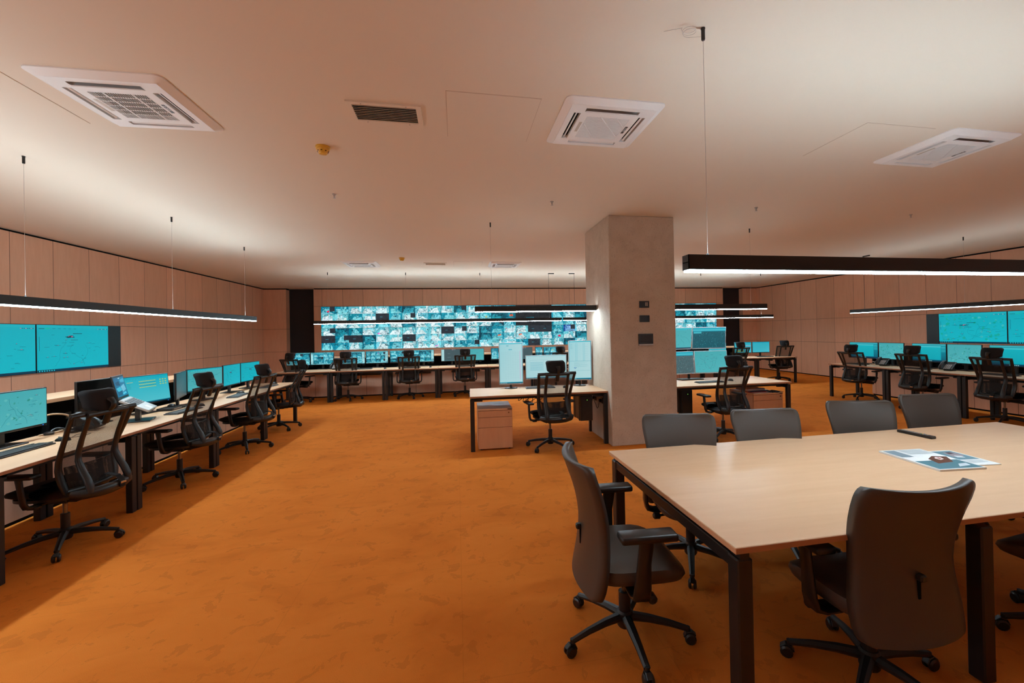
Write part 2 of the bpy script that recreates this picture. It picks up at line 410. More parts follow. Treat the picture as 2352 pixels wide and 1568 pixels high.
def make_task_chair():
    t = thing('office_chair', '', 'chair', group='black mesh office chairs with headrests')
    # seat cushion
    def plan(u, hw, fr, bk):
        a = 2*PI*u; c, s_ = math.cos(a), math.sin(a); e = .5
        x = hw*math.copysign(abs(c)**e, c); y = math.copysign(abs(s_)**e, s_)
        return x, (fr if y > 0 else bk)*abs(y)
    n = 28; b = MB(); rings = []
    for hw, fr, bk, z, drop in ((.205,.215,.20,.432,.0), (.24,.245,.225,.452,.004), (.246,.25,.23,.474,.012), (.236,.24,.222,.492,.022), (.19,.19,.18,.501,.012), (.10,.10,.1,.497,0)):
        r = []
        for i in range(n):
            x, y = plan(i/n, hw, fr, bk)
            zz = z-drop*max(0, (y-.1)/.15)**2+.010*(abs(x)/.24)**2
            r.append((x, y+.01, zz))
        rings.append(r)
    vs = sum(rings, []); fs = []
    for j in range(len(rings)-1): fs += [(j*n+i, j*n+(i+1) % n, (j+1)*n+(i+1) % n, (j+1)*n+i) for i in range(n)]
    fs += [tuple(range(n))[::-1], tuple(range((len(rings)-1)*n, len(rings)*n))]
    b.add(vs, fs); b.build('seat', M['black_soft'], t, smooth=60)
    b = MB(); b.prism([(.215*math.copysign(abs(math.cos(a))**.5, math.cos(a)), .01+.21*math.copysign(abs(math.sin(a))**.5, math.sin(a))) for a in [2*PI*i/24 for i in range(24)]], .412, .433)
    b.build('seat_shell', M['black'], t)
    # tilt mechanism, lift, levers
    b = MB(); b.box((-.09,-.17,.365), (.09,.12,.413), bev=.015); b.box((-.05,-.20,.385), (.05,-.12,.43), bev=.01)
    for s in (-1, 1): b.box((s*.085-.012,-.10,.36), (s*.085+.012,.06,.40), bev=.006)
    b.build('tilt_mechanism', M['metal_black'], t)
    b = MB(); b.cyl((0,0,.12), (0,0,.255), .027, n=16); b.build('gas_lift', M['metal_black'], t)
    MB().cyl((0,0,.25), (0,0,.37), .014, n=12).build('lift_rod', M['rod'], t)
    MB().tube([(.08,.05,.385), (.20,.06,.385), (.245,.065,.378)], .008).build('adjustment_lever', M['black'], t)
    MB().lathe([(.010,.09), (.018,.095), (.022,.215), (.022,.25), (.016,.258)], (0,-.02,.375), 12, axis='x').build('tension_knob', M['black'], t)
    # back frame: (height parameter) y, z, half width
    prof = [(-.200,.475,.196), (-.190,.53,.210), (-.176,.59,.216), (-.168,.65,.218), (-.174,.71,.221), (-.200,.79,.228), (-.238,.885,.238), (-.272,.975,.247), (-.306,1.05,.255)]
    L = [V((-w,y,z)) for y, z, w in prof]; Rr = [V((w,y,z)) for y, z, w in prof]
    def corner(a, c, k=.16):
        return [a+(c-a)*k]
    loop = L+[L[-1].lerp(Rr[-1], f)+V((0,-.006*math.sin(PI*f),.004*math.sin(PI*f))) for f in (.06,.25,.5,.75,.94)]+Rr[::-1]+[Rr[0].lerp(L[0], f)+V((0,0,-.008*math.sin(PI*f))) for f in (.06,.25,.5,.75,.94)]
    b = MB(); nl = len(prof); wid = [.034]*len(loop); th = [.022]*len(loop)
    # sides: flat bars facing backwards
    b.sweep(L, [.046,.054,.056,.052,.047,.043,.040,.038,.038], .02, side=(1,0,0))
    b.sweep(Rr, [.046,.054,.056,.052,.047,.043,.040,.038,.038], .02, side=(1,0,0))
    top = [L[-1]+V((-.013,0,-.002))]+[L[-1].lerp(Rr[-1], f)+V((0,-.012*math.sin(PI*f),.0)) for f in (.1,.3,.5,.7,.9)]+[Rr[-1]+V((.013,0,-.002))]
    b.sweep(top, .038, .022, side=(0,.27,1))
    bot = [L[0]+V((.0,0,.0))]+[L[0].lerp(Rr[0], f)+V((0,-.01*math.sin(PI*f),-.012*math.sin(PI*f))) for f in (.1,.3,.5,.7,.9)]+[Rr[0]]
    b.sweep(bot, .045, .022, side=(0,0,1))
    bf = b.build('back_frame', M['black'], t, smooth=50)
    def pf(v):
        x = v*(nl-1); i = min(int(x), nl-2); f = x-i
        return [prof[i][k]*(1-f)+prof[i+1][k]*f for k in range(3)]
    def surf(u, v):
        y, z, w = pf(v); uu = 2*u-1
        return V((uu*w, y-.022*(1-uu*uu)+.004, z)), V((0,1,0))
    MB().grid(surf, 10, 16).build('mesh_panel', M['net'], t, smooth=80)
    def lum(u, v):
        y, z, w = pf(.06+.34*v); uu = 2*u-1
        return V((uu*w*.86, y-.038*(1-uu*uu)-.006, z)), V((0,1,0))
    MB().grid(lum, 8, 6, .006).build('lumbar_support', M['net'], t, smooth=80)
    # rear yoke: two bars from the top rail to a chunky cross piece
    b = MB()
    for s in (-1, 1):
        b.sweep([(s*.150,-.330,1.045), (s*.150,-.308,.97), (s*.150,-.270,.86), (s*.150,-.246,.77), (s*.151,-.244,.70), (s*.153,-.270,.63), (s*.156,-.308,.56), (s*.158,-.332,.50), (s*.16,-.335,.455)],
                [.038,.038,.040,.042,.046,.052,.056,.058,.05], [.016,.018,.02,.024,.03,.034,.036,.036,.03], side=(1,0,0))
    b.sweep([(-.168,-.331,1.038), (0,-.338,1.041), (.168,-.331,1.038)], .038, .02, side=(0,0,1))
    b.build('back_support', M['black'], t, smooth=50)
    b = MB(); b.sweep([(-.228,-.255,.466), (-.185,-.312,.455), (-.09,-.342,.447), (0,-.349,.445), (.09,-.342,.447), (.185,-.312,.455), (.228,-.255,.466)], [.05,.07,.08,.082,.08,.07,.05], [.04,.05,.052,.052,.052,.05,.04], side=(0,0,1))
    for s in (-1, 1): b.sweep([(s*.10,-.33,.43), (s*.09,-.2,.40), (s*.07,-.08,.388)], .04, .035, side=(1,0,0))
    cr = b.build('back_crosspiece', M['black'], t, smooth=50)
    b = MB(); b.sweep([(.055,-.255,.54), (.055,-.345,.522), (.055,-.382,.475), (.055,-.378,.43)], .045, .006, side=(1,0,0)); b.build('tension_strap', M['black_soft'], cr)
    MB().box((.032,-.390,.458), (.078,-.378,.474), bev=.002).build('strap_buckle', M['chrome'], cr)
    # headrest
    def head(u, v):
        uu = 2*u-1; vv = 2*v-1
        w = .133*(1-.07*vv*vv*0-.06*(1-v)); sx = math.copysign(abs(uu)**.9, uu)
        edge = max(0, abs(uu)-.8)/.2; ce = max(0, abs(vv)-.72)/.28
        return V((sx*w*(1-.10*ce**2), -.282+.05*uu*uu-.018*(1-vv)+.02*vv*vv*.4+.006*edge, 1.143+vv*.078*(1-.14*edge**2))), V((0,1,.12)).normalized()
    MB().grid(head, 14, 8, .042).build('headrest', M['black_soft'], t, smooth=70)
    b = MB(); b.sweep([(0,-.305,.95), (0,-.322,1.005), (0,-.338,1.05), (0,-.368,1.085), (0,-.370,1.115), (0,-.342,1.145)], [.055,.055,.045,.04,.04,.06], [.022,.024,.022,.02,.02,.024], side=(1,0,0))
    b.build('headrest_bracket', M['black'], t, smooth=50)
    # arm rests
    for s in (-1, 1):
        b = MB()
        b.sweep([(s*.16,-.02,.40), (s*.245,-.02,.398), (s*.285,-.015,.405), (s*.298,-.01,.44), (s*.300,.005,.53), (s*.298,.02,.622)], [.05,.05,.05,.045,.04,.05], [.022,.022,.026,.026,.026,.022], side=(0,1,0))
        b.box((s*.235-.03,-.05,.380), (s*.235+.03,.01,.404), bev=.006)
        ar = b.build('armrest', M['black'], t, smooth=50)
        b = MB(); b.box((s*.298-.042,-.10,.618), (s*.298+.042,.15,.648), bev=.012, seg=2); b.build('arm_pad', M['black'], ar, smooth=50)
    star_base(t, .315)
    return t

def make_conference_chair():
    t = thing('conference_chair', '', 'chair', group='upholstered conference chairs around the meeting table')
    prof = [(.330,-.266,.205), (.335,-.263,.222), (.348,-.258,.236), (.385,-.248,.246), (.44,-.238,.250), (.50,-.230,.246), (.56,-.226,.238), (.62,-.226,.233), (.68,-.231,.236), (.75,-.243,.246), (.82,-.262,.257), (.885,-.285,.264), (.925,-.299,.263), (.945,-.306,.258), (.957,-.310,.249), (.964,-.313,.234)]
    n = len(prof)
    def back(u, v):
        x = v*(n-1); i = min(int(x), n-2); f = x-i
        z, y, w = [prof[i][k]*(1-f)+prof[i+1][k]*f for k in range(3)]
        uu = 2*u-1; cor = abs(uu)**8
        wrap = (.062*(.6+.4*v))*uu*uu
        zz = z+(.012*uu*uu-.006)*(v**4)
        return V((uu*w, y+wrap, zz)), V((-uu*.22, -1, .12)).normalized()
    MB().grid(lambda u, v: back(1-u, v), 20, 34, .040).build('backrest', M['leather'], t, smooth=130)
    b = MB(); b.box((-.008,-.233,.50), (.008,-.215,.60), bev=.004); sl = b.build('adjustment_slot', M['gap'], t)
    b = MB(); b.box((-.015,-.252,.578), (.015,-.222,.606), bev=.006); b.build('height_knob', M['black'], t)
    # seat
    m_ = 32; rings = []
    for hw, fr, bk, z, drop in ((.20,.20,.18,.375,0), (.245,.25,.205,.392,.012), (.255,.262,.21,.425,.03), (.247,.255,.205,.455,.045), (.20,.20,.17,.468,.02), (.1,.1,.09,.463,0)):
        r = []
        for i in range(m_):
            a = 2*PI*i/m_; c, s_ = math.cos(a), math.sin(a)
            x = hw*math.copysign(abs(c)**.5, c); y = (fr if s_ > 0 else bk)*math.copysign(abs(s_)**.5, s_)
            r.append((x, y+.01, z-drop*max(0, (y-.08)/.18)**2+.012*(x/.25)**2))
        rings.append(r)
    vs = sum(rings, []); fs = []
    for j in range(len(rings)-1): fs += [(j*m_+i, j*m_+(i+1) % m_, (j+1)*m_+(i+1) % m_, (j+1)*m_+i) for i in range(m_)]
    fs += [tuple(range(m_))[::-1], tuple(range((len(rings)-1)*m_, len(rings)*m_))]
    b = MB(); b.add(vs, fs); b.build('seat', M['leather'], t, smooth=60)
    b = MB(); b.box((-.10,-.16,.335), (.10,.10,.378), bev=.015)
    b.sweep([(0,-.10,.352), (0,-.165,.352), (0,-.192,.38), (0,-.196,.47)], .07, .018, side=(1,0,0))
    b.build('tilt_mechanism', M['black'], t)
    b = MB(); b.cyl((0,0,.10), (0,0,.235), .030, n=16); b.build('gas_lift', M['metal_black'], t)
    MB().cyl((0,0,.23), (0,0,.34), .014, n=12).build('lift_rod', M['rod'], t)
    for s in (-1, 1):
        MB().tube([(s*.09,.04,.35), (s*.20,.05,.345), (s*.215,.052,.343), (s*.222,.055,.342), (s*.226,.055,.342), (s*.262,.055,.342), (s*.27,.055,.342)], [.008,.008,.008,.012,.022,.022,.012], 10).build('adjustment_lever', M['black'], t)
    for s in (-1, 1):
        b = MB()
        b.sweep([(s*.10,-.01,.362), (s*.25,-.01,.358), (s*.292,-.01,.372), (s*.303,-.008,.42), (s*.306,0,.54), (s*.306,.015,.645)], [.085,.085,.085,.08,.065,.07], [.02,.02,.026,.024,.022,.022], side=(0,1,0))
        ar = b.build('armrest', M['black'], t, smooth=50)
        b = MB(); b.box((s*.306-.046,-.115,.645), (s*.306+.046,.150,.680), bev=.012, seg=2); b.build('arm_pad', M['black'], ar, smooth=50)
    star_base(t, .315, w0=.052)
    return t
# ------------------------------------------------------------------ desks, consoles, tables
def desk(name, label, w, loc, rz, cat='desk', group=None, depth=.80, tray=False, legw=.058):
    t = thing(name, label, cat, loc, rz, group)
    b = MB(); b.box((-w/2+.001, 0, .726), (w/2-.001, depth, .75), bev=.002)
    b.build('desk_top', M['maple'], t)
    MB().box((-w/2+.0015, -.0012, .7275), (w/2-.0015, .0005, .7485)).build('edge_band', M['maple_edge'], t, smooth=0)
    xi = w/2-.004-legw/2
    for sx in (-1, 1):
        for y in (.045, depth-.045):
            MB().box((sx*xi-legw/2, y-.027, 0), (sx*xi+legw/2, y+.027, .705), bev=.004).build('leg', M['metal_black'], t)
        b = MB(); b.box((sx*xi-.022, .05, .655), (sx*xi+.022, depth-.05, .704))
        for y in (.06, depth-.06): b.box((sx*xi-.015, y-.012, .703), (sx*xi+.015, y+.012, .727))
        b.build('side_rail', M['metal_black'], t)
    b = MB()
    for y in (.10, depth-.12):
        b.box((-xi, y, .68), (xi, y+.035, .718))
        for sx in (-1, 1): b.prism([(sx*(xi-.02), y), (sx*(xi-.14), y), (sx*(xi-.14), y+.03), (sx*(xi-.02), y+.03)], .662, .70)
    b.build('cross_beam', M['metal_black'], t)
    if tray:
        b = MB(); b.box((-w/2+.34, depth-.30, .585), (w/2-.2, depth-.10, .66), bev=.006); b.build('cable_tray', M['black'], t)
    return t

def console(label, x0, x1, loc, rz, y0, mats):
    """raised cabinet behind a desk row: ledge on top, dark socket recess, veneered front below"""
    t = thing('console_cabinet', label, 'cabinet', loc, rz, 'console cabinets behind the desk rows')
    MB().box((x0, y0-.012, 1.012), (x1, y0+.42, 1.05), bev=.002).build('ledge_top', M['maple'], t)
    MB().box((x0+.001, y0-.0135, 1.014), (x1-.001, y0-.0115, 1.047)).build('edge_band', M['maple_front'], t, smooth=0)
    MB().box((x0+.01, y0, .03), (x1-.01, y0+.02, .72)).build('front_panel', mats, t, smooth=0)
    b = MB(); b.box((x0+.02, y0+.12, .70), (x1-.02, y0+.14, 1.012)); b.box((x0+.02, y0+.0, .70), (x1-.02, y0+.14, .72)); b.box((x0+.03, y0+.005, 0), (x1-.03, y0+.03, .04))
    n = max(1, round((x1-x0)/1.3))
    for i in range(n+1):
        x = x0+.03+(x1-x0-.06)*i/n
        b.box((x-.02, y0+.01, .72), (x+.02, y0+.14, 1.012))
    rc = b.build('socket_recess', M['gap'], t, smooth=0)
    b = MB()
    for i in range(n):
        xm = x0+(x1-x0)*(i+.5)/n
        for dx in (-.28, -.18, .22, .32):
            b.box((xm+dx-.035, y0+.112, .80), (xm+dx+.035, y0+.121, .87), bev=.004)
    b.build('socket_plates', M['black'], t)
    MB().box((x0+.01, y0+.40, .0), (x1-.01, y0+.42, 1.012)).build('back_panel', mats, t, smooth=0)
    return t

def conference_table(loc, rz, w, d):
    t = thing('conference_table', 'large pale maple conference table with black steel frame', 'table', loc, rz)
    MB().box((0, 0, .724), (w, d, .75), bev=.003).build('table_top', M['maple'], t)
    MB().box((.002, -.0012, .726), (w-.002, .0005, .7485)).build('edge_band', M['maple_edge'], t, smooth=0)
    for x in (.05, w-.05):
        for y in (.045, d-.045):
            b = MB(); b.box((x-.034, y-.034, .0), (x+.034, y+.034, .695), bev=.006); b.build('leg', M['metal_black'], t)
        b = MB(); b.box((x-.026, .05, .64), (x+.026, d-.05, .694), bev=.004)
        for y in (.045, d/2, d-.045): b.box((x-.02, y-.03, .69), (x+.02, y+.03, .7245))
        b.build('side_rail', M['metal_black'], t)
    for x, y in ((1.26, .045), (w/2, d-.045), (2.42, .045)):
        MB().box((x-.034, y-.034, 0), (x+.034, y+.034, .695), bev=.006).build('leg', M['metal_black'], t)
    b = MB()
    for y in (.44, d-.48): b.box((.05, y, .655), (w-.05, y+.04, .70))
    b.build('cross_beam', M['metal_black'], t)
    return t

def pedestal(label, loc, rz, w=.47, d=.62, h=.565, three=((.08,.155), (.235,.0))):
    """drawer pedestal; front faces -y"""
    t = thing('drawer_pedestal', label, 'drawer unit', loc, rz, 'drawer pedestals under the island desks')
    MB().box((-w/2, .018, .025), (w/2, d, h-.022)).build('carcass', M['maple_front'], t, smooth=0)
    MB().box((-w/2-.002, -.004, h-.02), (w/2+.002, d, h), bev=.002).build('top', M['maple_y'], t)
    z = h-.027
    for i, hh in enumerate((.085, .135, .285)):
        dr = MB().box((-w/2+.003, 0, z-hh), (w/2-.003, .017, z), bev=.0015).build('drawer', M['maple_front'], t)
        if i == 0:
            MB().lathe([(.009,-.012), (.009,0)], (w/2-.05, 0, z-.03), 10, axis='y').build('lock', M['chrome'], dr)
        z -= hh+.005
    MB().box((w/2-.065, -.0055, h-.016), (w/2-.006, -.003, h-.005)).build('badge', M['black'], t)
    b = MB()
    for x in (-w/2+.04, w/2-.04):
        for y in (.06, d-.05): b.cyl((x,y,0), (x,y,.026), .014, n=10)
    b.build('feet', M['black'], t)
    return t

# ------------------------------------------------------------------ screens
class Draw:
    def __init__(s, w, h, y=-.0012): s.w, s.h, s.y, s.b, s.i = w, h, y, MB(), 0
    def poly(s, pts, col):
        s.i += 1; y = s.y-.000012*s.i
        vs = [((p[0]-.5)*s.w, y, p[1]*s.h) for p in pts]
        s.b.add(vs, [tuple(range(len(vs)))], 0, col); return s
    def rect(s, x0, y0, x1, y1, col): return s.poly([(x0,y0), (x1,y0), (x1,y1), (x0,y1)], col)
    def line(s, pts, th, col):
        for (xa,ya), (xb,yb) in zip(pts, pts[1:]):
            dx, dy = (xb-xa)*s.w, (yb-ya)*s.h; l = math.hypot(dx, dy) or 1
            ox, oy = -dy/l*th/2/s.w, dx/l*th/2/s.h
            s.poly([(xa-ox,ya-oy), (xb-ox,yb-oy), (xb+ox,yb+oy), (xa+ox,ya+oy)], col)
def C(*c): return lin(*c)
def jit(rng, c, a=12): 
    k = rng.uniform(-a, a); return C(*[min(255, max(0, x+k+rng.uniform(-4,4))) for x in c])
def d_map(d, rng, green=False, cluster=(.42,.72), pale=False, bar=True):
    bg = ((70,168,174) if pale else (0,170,186))
    d.poly([(0,0), (1,0), (1,1), (0,1)], tuple(C(*[min(255, max(0, x+q)) for x in bg]) for q in (4,8,-2,-6)))
    lc = C(25,120,130) if pale else C(0,130,148); dk = C(0,58,72)
    if green:
        for _ in range(60):
            x, y = rng.uniform(.03,.95), rng.uniform(.08,.85); r = rng.uniform(.006,.03)
            d.poly([(x+r*math.cos(a)*rng.uniform(.5,1.3), y+1.6*r*math.sin(a)*rng.uniform(.5,1.3)) for a in (0,1,2,3,4,5)], rng.choice([C(0,165,150), C(20,160,150), C(60,180,185)] if not pale else [C(50,150,140), C(90,180,180), C(40,140,130)]))
    for k in range(5 if not green else 9):
        x, y = rng.uniform(.05,.7), rng.uniform(.2,.9); p = [(x,y)]; a = rng.uniform(-2.2,-.4)
        for _ in range(14):
            a += rng.uniform(-.6,.6); x += .03*math.cos(a); y += .045*math.sin(a)
            if not (.02 < x < .98 and .08 < y < .88): break
            p.append((x,y))
        d.line(p, .004 if not pale else .0022, lc)
    for _ in range(26):
        x, y, w = rng.uniform(.04,.85), rng.uniform(.1,.84), rng.uniform(.015,.08)
        d.rect(x, y, x+w, y+.007, rng.choice([C(0,105,120), C(0,115,130), dk]))
        if rng.random() < .4: d.rect(x+w/2, y+.008, x+w/2+.007, y+.02, C(200,95,120))
    if cluster:
        cx, cy = cluster
        for _ in range(12):
            x, y = cx+rng.uniform(-.05,.05), cy+rng.uniform(-.025,.025); w = rng.uniform(.03,.09)
            d.rect(x-w/2, y, x+w/2, y+.010, C(0,45,58))
        d.rect(cx+.04, cy+.07, cx+.17, cy+.083, C(0,50,62)); d.rect(cx+.01, cy-.07, cx+.11, cy-.062, dk)
        for _ in range(6):
            x, y = cx+rng.uniform(-.03,.03), cy+rng.uniform(-.02,.03); d.rect(x, y, x+.008, y+.014, C(228,95,140))
    if bar:
        d.rect(0, .945, 1, 1, C(20,172,186)); d.rect(0, .90, 1, .945, C(60,180,192) if pale else C(10,168,184))
        d.rect(.02, .913, .09, .932, C(0,120,120)); d.rect(.10, .915, .155, .935, C(0,185,150))
        for k in range(5): d.rect(.19+.07*k, .92, .19+.07*k+.035, .928, C(0,95,110))
        for k in range(8): d.rect(.83+.02*k, .915, .83+.02*k+.011, .93, C(0,80,95) if k % 3 else C(215,90,125))
        d.rect(.025, .45, .029, .75, C(0,60,75))
        d.rect(0, 0, 1, .048, C(0,50,72))
        for k in range(7): d.rect(.02+.03*k, .012, .02+.03*k+.014, .036, C(40,190,205))
def d_dialog(d, rng):
    d.poly([(0,0), (1,0), (1,1), (0,1)], (C(0,80,105), C(0,85,110), C(0,150,165), C(0,150,168)))
    d.rect(0, .93, 1, 1, C(60,170,182)); d.rect(0, .88, 1, .93, C(20,150,165)); d.rect(.03, .90, .2, .91, C(60,190,110))
    d.poly([(.27,.1), (.86,.1), (.86,.88), (.27,.88)], (C(0,158,172), C(0,160,175), C(10,172,186), C(10,170,184)))
    d.rect(.27, .82, .86, .88, C(70,190,200)); d.rect(.02, .2, .25, .85, C(0,140,155))
    d.rect(.87, .55, .99, .72, C(30,150,165)); d.rect(.87, .76, .99, .84, C(50,165,178))
    d.rect(0, 0, 1, .07, C(0,55,78))
    for k in range(6): d.rect(.4+.035*k, .02, .4+.035*k+.018, .055, C(150,215,205))
def d_office(d, rng):
    d.poly([(0,0), (1,0), (1,1), (0,1)], (C(70,185,198), C(80,190,202), C(20,170,188), C(20,170,188)))
    d.rect(0, .93, 1, 1, C(0,165,185))
    for k in range(14): d.rect(.05+.06*k, .90, .05+.06*k+.035, .908, C(40,130,145))
    for r in range(5):
        y = .80-.055*r
        c = (C(190,200,70), C(40,140,155))[r % 2]
        for k in range(9): d.rect(.36+.04*k, y, .36+.04*k+.034, y+.022, c)
    for r in range(3):
        for k in range(3): d.rect(.80+.06*k, .80-.085*r, .80+.06*k+.032, .80-.085*r+.028, C(200,205,60))
    d.rect(.12, .80, .24, .815, C(190,190,120))
    for r in range(8): d.rect(.12, .78-.03*r, .12+rng.uniform(.04,.11), .786-.03*r, C(40,130,145))
    d.rect(0, 0, 1, .045, C(0,85,110))
def d_sheet(d, rng, bar=(190,200,60)):
    d.poly([(0,0), (1,0), (1,1), (0,1)], (C(60,175,190), C(70,180,195), C(40,168,185), C(40,168,185)))
    d.rect(0, .92, 1, 1, C(20,150,172))
    for k in range(9): d.rect(.2, .82-.06*k, .85, .823-.06*k, C(70,150,162))
    for k in range(4): d.rect(.3+.14*k, .3, .304+.14*k, .85, C(70,150,162))
    if bar: d.rect(.12, .62, .55, .68, C(*bar)); d.rect(.6, .66, .98, .70, C(175,160,190)) ; d.rect(.1, .10, .55, .2, C(*bar))
def d_portrait(d, rng, table=True):
    d.poly([(0,0), (1,0), (1,1), (0,1)], (C(165,208,212), C(175,212,215), C(170,210,214), C(150,205,212)))
    d.rect(0, .975, 1, 1, C(60,185,200)); d.rect(.985, 0, 1, 1, C(0,150,175)); d.rect(0, 0, .01, 1, C(30,165,185))
    d.rect(0, .022, 1, .034, C(0,165,190)); d.rect(0, 0, 1, .022, C(0,95,120))
    for k in range(6): d.rect(.03+.05*k, .005, .03+.05*k+.028, .018, C(170,215,220))
    if table:
        d.rect(.30, .925, .40, .94, C(60,160,180)); d.rect(.40, .83, .55, .845, C(40,165,190))
        for k in range(34): d.rect(.06, .10+.0205*k, .92, .1022+.0205*k, C(140,190,196))
        for k in range(8): d.rect(.06+.105*k, .09, .064+.105*k, .80, C(150,195,202))
        d.rect(.87, .10, .92, .80, C(185,190,208))
    else:
        for x in (.30, .36, .64, .70): d.rect(x, .48, x+.02, .95, C(130,195,205))
        for k in range(9): d.rect(.06, .80+.015*k, rng.uniform(.12,.25), .804+.015*k, C(120,180,190))
        for k in range(6): d.rect(.72, .55+.06*k, .86, .553+.06*k, C(120,185,195))
        d.rect(.02, .475, .98, .482, C(90,170,185))
        for k in range(10): d.rect(.22, .44-.014*k, rng.uniform(.4,.95), .444-.014*k, C(130,188,196))
        d.line([(.22,.31), (.25,.30), (.27,.285), (.30,.305), (.33,.30)], .008, C(30,110,175))
        d.rect(.22, .225, .95, .23, C(110,180,190))
def d_doc(d, rng):
    d.poly([(0,0), (1,0), (1,1), (0,1)], (C(160,206,212), C(165,208,213), C(180,214,216), C(170,210,214)))
    d.rect(0, .965, 1, 1, C(140,200,208))
    for k in range(16): d.rect(.05+.055*k, .90, .05+.055*k+.03, .908, C(130,180,188))
    d.rect(.10, .80, .54, .806, C(100,165,175)); d.rect(.10, .32, .104, .8, C(120,180,188)); d.rect(.43, .32, .434, .8, C(120,180,188))
    for k in range(8): d.rect(.11, .70-.05*k, .42, .712-.05*k, C(70,165,185))
    for k in range(9): d.rect(.02, .72-.06*k, .08, .726-.06*k, C(130,190,198))
    d.rect(.62, .55, .9, .8, C(178,214,216)); d.rect(0, 0, 1, .03, C(0,120,150))
    for k in range(7): d.rect(.015+.025*k, .006, .015+.025*k+.014, .024, C(160,215,220))
def d_aerial(d, rng, grey=False):
    d.poly([(0,0), (1,0), (1,1), (0,1)], tuple(C(*((70,95,100) if grey else (15,85,98))) for _ in range(4)))
    for _ in range(420):
        x, y = rng.uniform(0,.985), rng.uniform(.02,.80); r = rng.uniform(.004,.018); a = rng.uniform(0,PI)
        dx, dy = r*math.cos(a), r*math.sin(a)*1.6
        k = .3
        d.poly([(x-dx,y-dy), (x+k*dy,y-k*dx), (x+dx,y+dy), (x-k*dy,y+k*dx)], rng.choice([C(8,50,60), C(20,110,125), C(60,150,160), C(10,60,72)] if not grey else [C(40,60,66), C(100,130,134), C(120,150,150), C(30,120,130)]))
    d.rect(0, .82, 1, 1, C(20,160,182)); d.rect(0, .86, 1, .92, C(70,185,198)); d.rect(.02, .72, .26, .81, C(60,175,188))
def d_off(d, rng): d.poly([(0,0), (1,0), (1,1), (0,1)], (C(20,22,24), C(14,22,26), C(12,26,32), C(22,26,30)))
def d_faint(d, rng): d.poly([(0,0), (1,0), (1,1), (0,1)], (C(86,96,98), C(50,80,86), C(28,84,96), C(30,70,80)))
def tile(d, rng, x0, y0, x1, y1, mode=None):
    w, h = x1-x0, y1-y0
    P = lambda u, v: (x0+min(1,max(0,u))*w, y0+min(1,max(0,v))*h)
    mode = mode or rng.choices(['bright','teal','dark','off','blue'], [56,30,11,1.5,1.5])[0]
    if mode == 'off':
        d.rect(x0, y0, x1, y1, C(42,48,56)); d.rect(*P(.3,.46), *P(.5,.53), C(60,130,145)); return
    pal = {'bright': ((212,232,234), (105,195,208), (4,62,82)), 'teal': ((120,205,215), (8,140,164), (2,44,62)), 'dark': ((40,150,168), (4,84,104), (4,24,34)), 'blue': ((120,170,215), (30,90,170), (10,35,80))}[mode]
    fl, wa, dk = pal
    d.poly([P(0,0), P(1,0), P(1,1), P(0,1)], tuple(jit(rng, wa, 26) for _ in range(4)))
    a, b_, c_ = rng.uniform(0,.4), rng.uniform(.5,1), rng.uniform(.45,.85)
    k = rng.uniform(-.3,.3)
    d.poly([P(0 if k < 0 else .15,0), P(1 if k > 0 else .85,0), P(b_,c_), P(a,c_+k*.4)], (jit(rng, fl, 14), jit(rng, fl, 14), jit(rng, fl, 24), jit(rng, fl, 24)))
    for _ in range(rng.randint(1,3)):
        x = rng.uniform(0,.9); s = rng.uniform(-.3,.3); ww = rng.uniform(.05,.22); ys = rng.uniform(.2,.5)
        d.poly([P(x,ys), P(x+ww,ys-.05), P(x+ww+s*.3,1), P(x+s*.3,1)], tuple(jit(rng, rng.choice([fl,wa]), 20) for _ in range(4)))
    for _ in range(rng.randint(14,26)):
        x, y = rng.uniform(0,.9), rng.uniform(.02,.85); ww, hh = rng.uniform(.015,.11), rng.uniform(.02,.13); s = rng.uniform(-.08,.08)
        c = jit(rng, rng.choices([dk, wa, fl], [50,18,32])[0], 22)
        d.poly([P(x,y), P(x+ww,y+s), P(x+ww+s,y+hh+s), P(x+s*.5,y+hh)], c)
    for _ in range(rng.randint(1,4)):
        x, y = rng.uniform(0,.7), rng.uniform(0,.8); u, v = rng.uniform(.1,.4), rng.uniform(-.35,.35); tt = rng.uniform(.015,.05)
        d.poly([P(x,y), P(x+u,y+v), P(x+u,y+v+tt), P(x,y+tt)], jit(rng, rng.choice([fl,dk]), 16))
    if rng.random() < .13:
        x, y = rng.uniform(.05,.6), rng.uniform(.1,.6); s = rng.uniform(.1,.3)
        c = C(*rng.choice([(232,40,90), (235,95,60), (215,195,100), (40,130,70), (60,80,190), (220,90,200)]))
        d.poly([P(x,y), P(x+s,y+rng.uniform(-.1,.2)), P(x+s,y+s), P(x+.05,y+s*.7)], c)
    if rng.random() < .05: d.rect(*P(.62,.35), *P(1,1), C(44,50,58))
    d.rect(*P(.62,.04), *P(.9,.07), C(205,228,228))
    d.rect(x1-.0022, y0, x1, y1, C(4,40,52)); d.rect(x0, y1-.004, x1, y1, C(4,40,52))
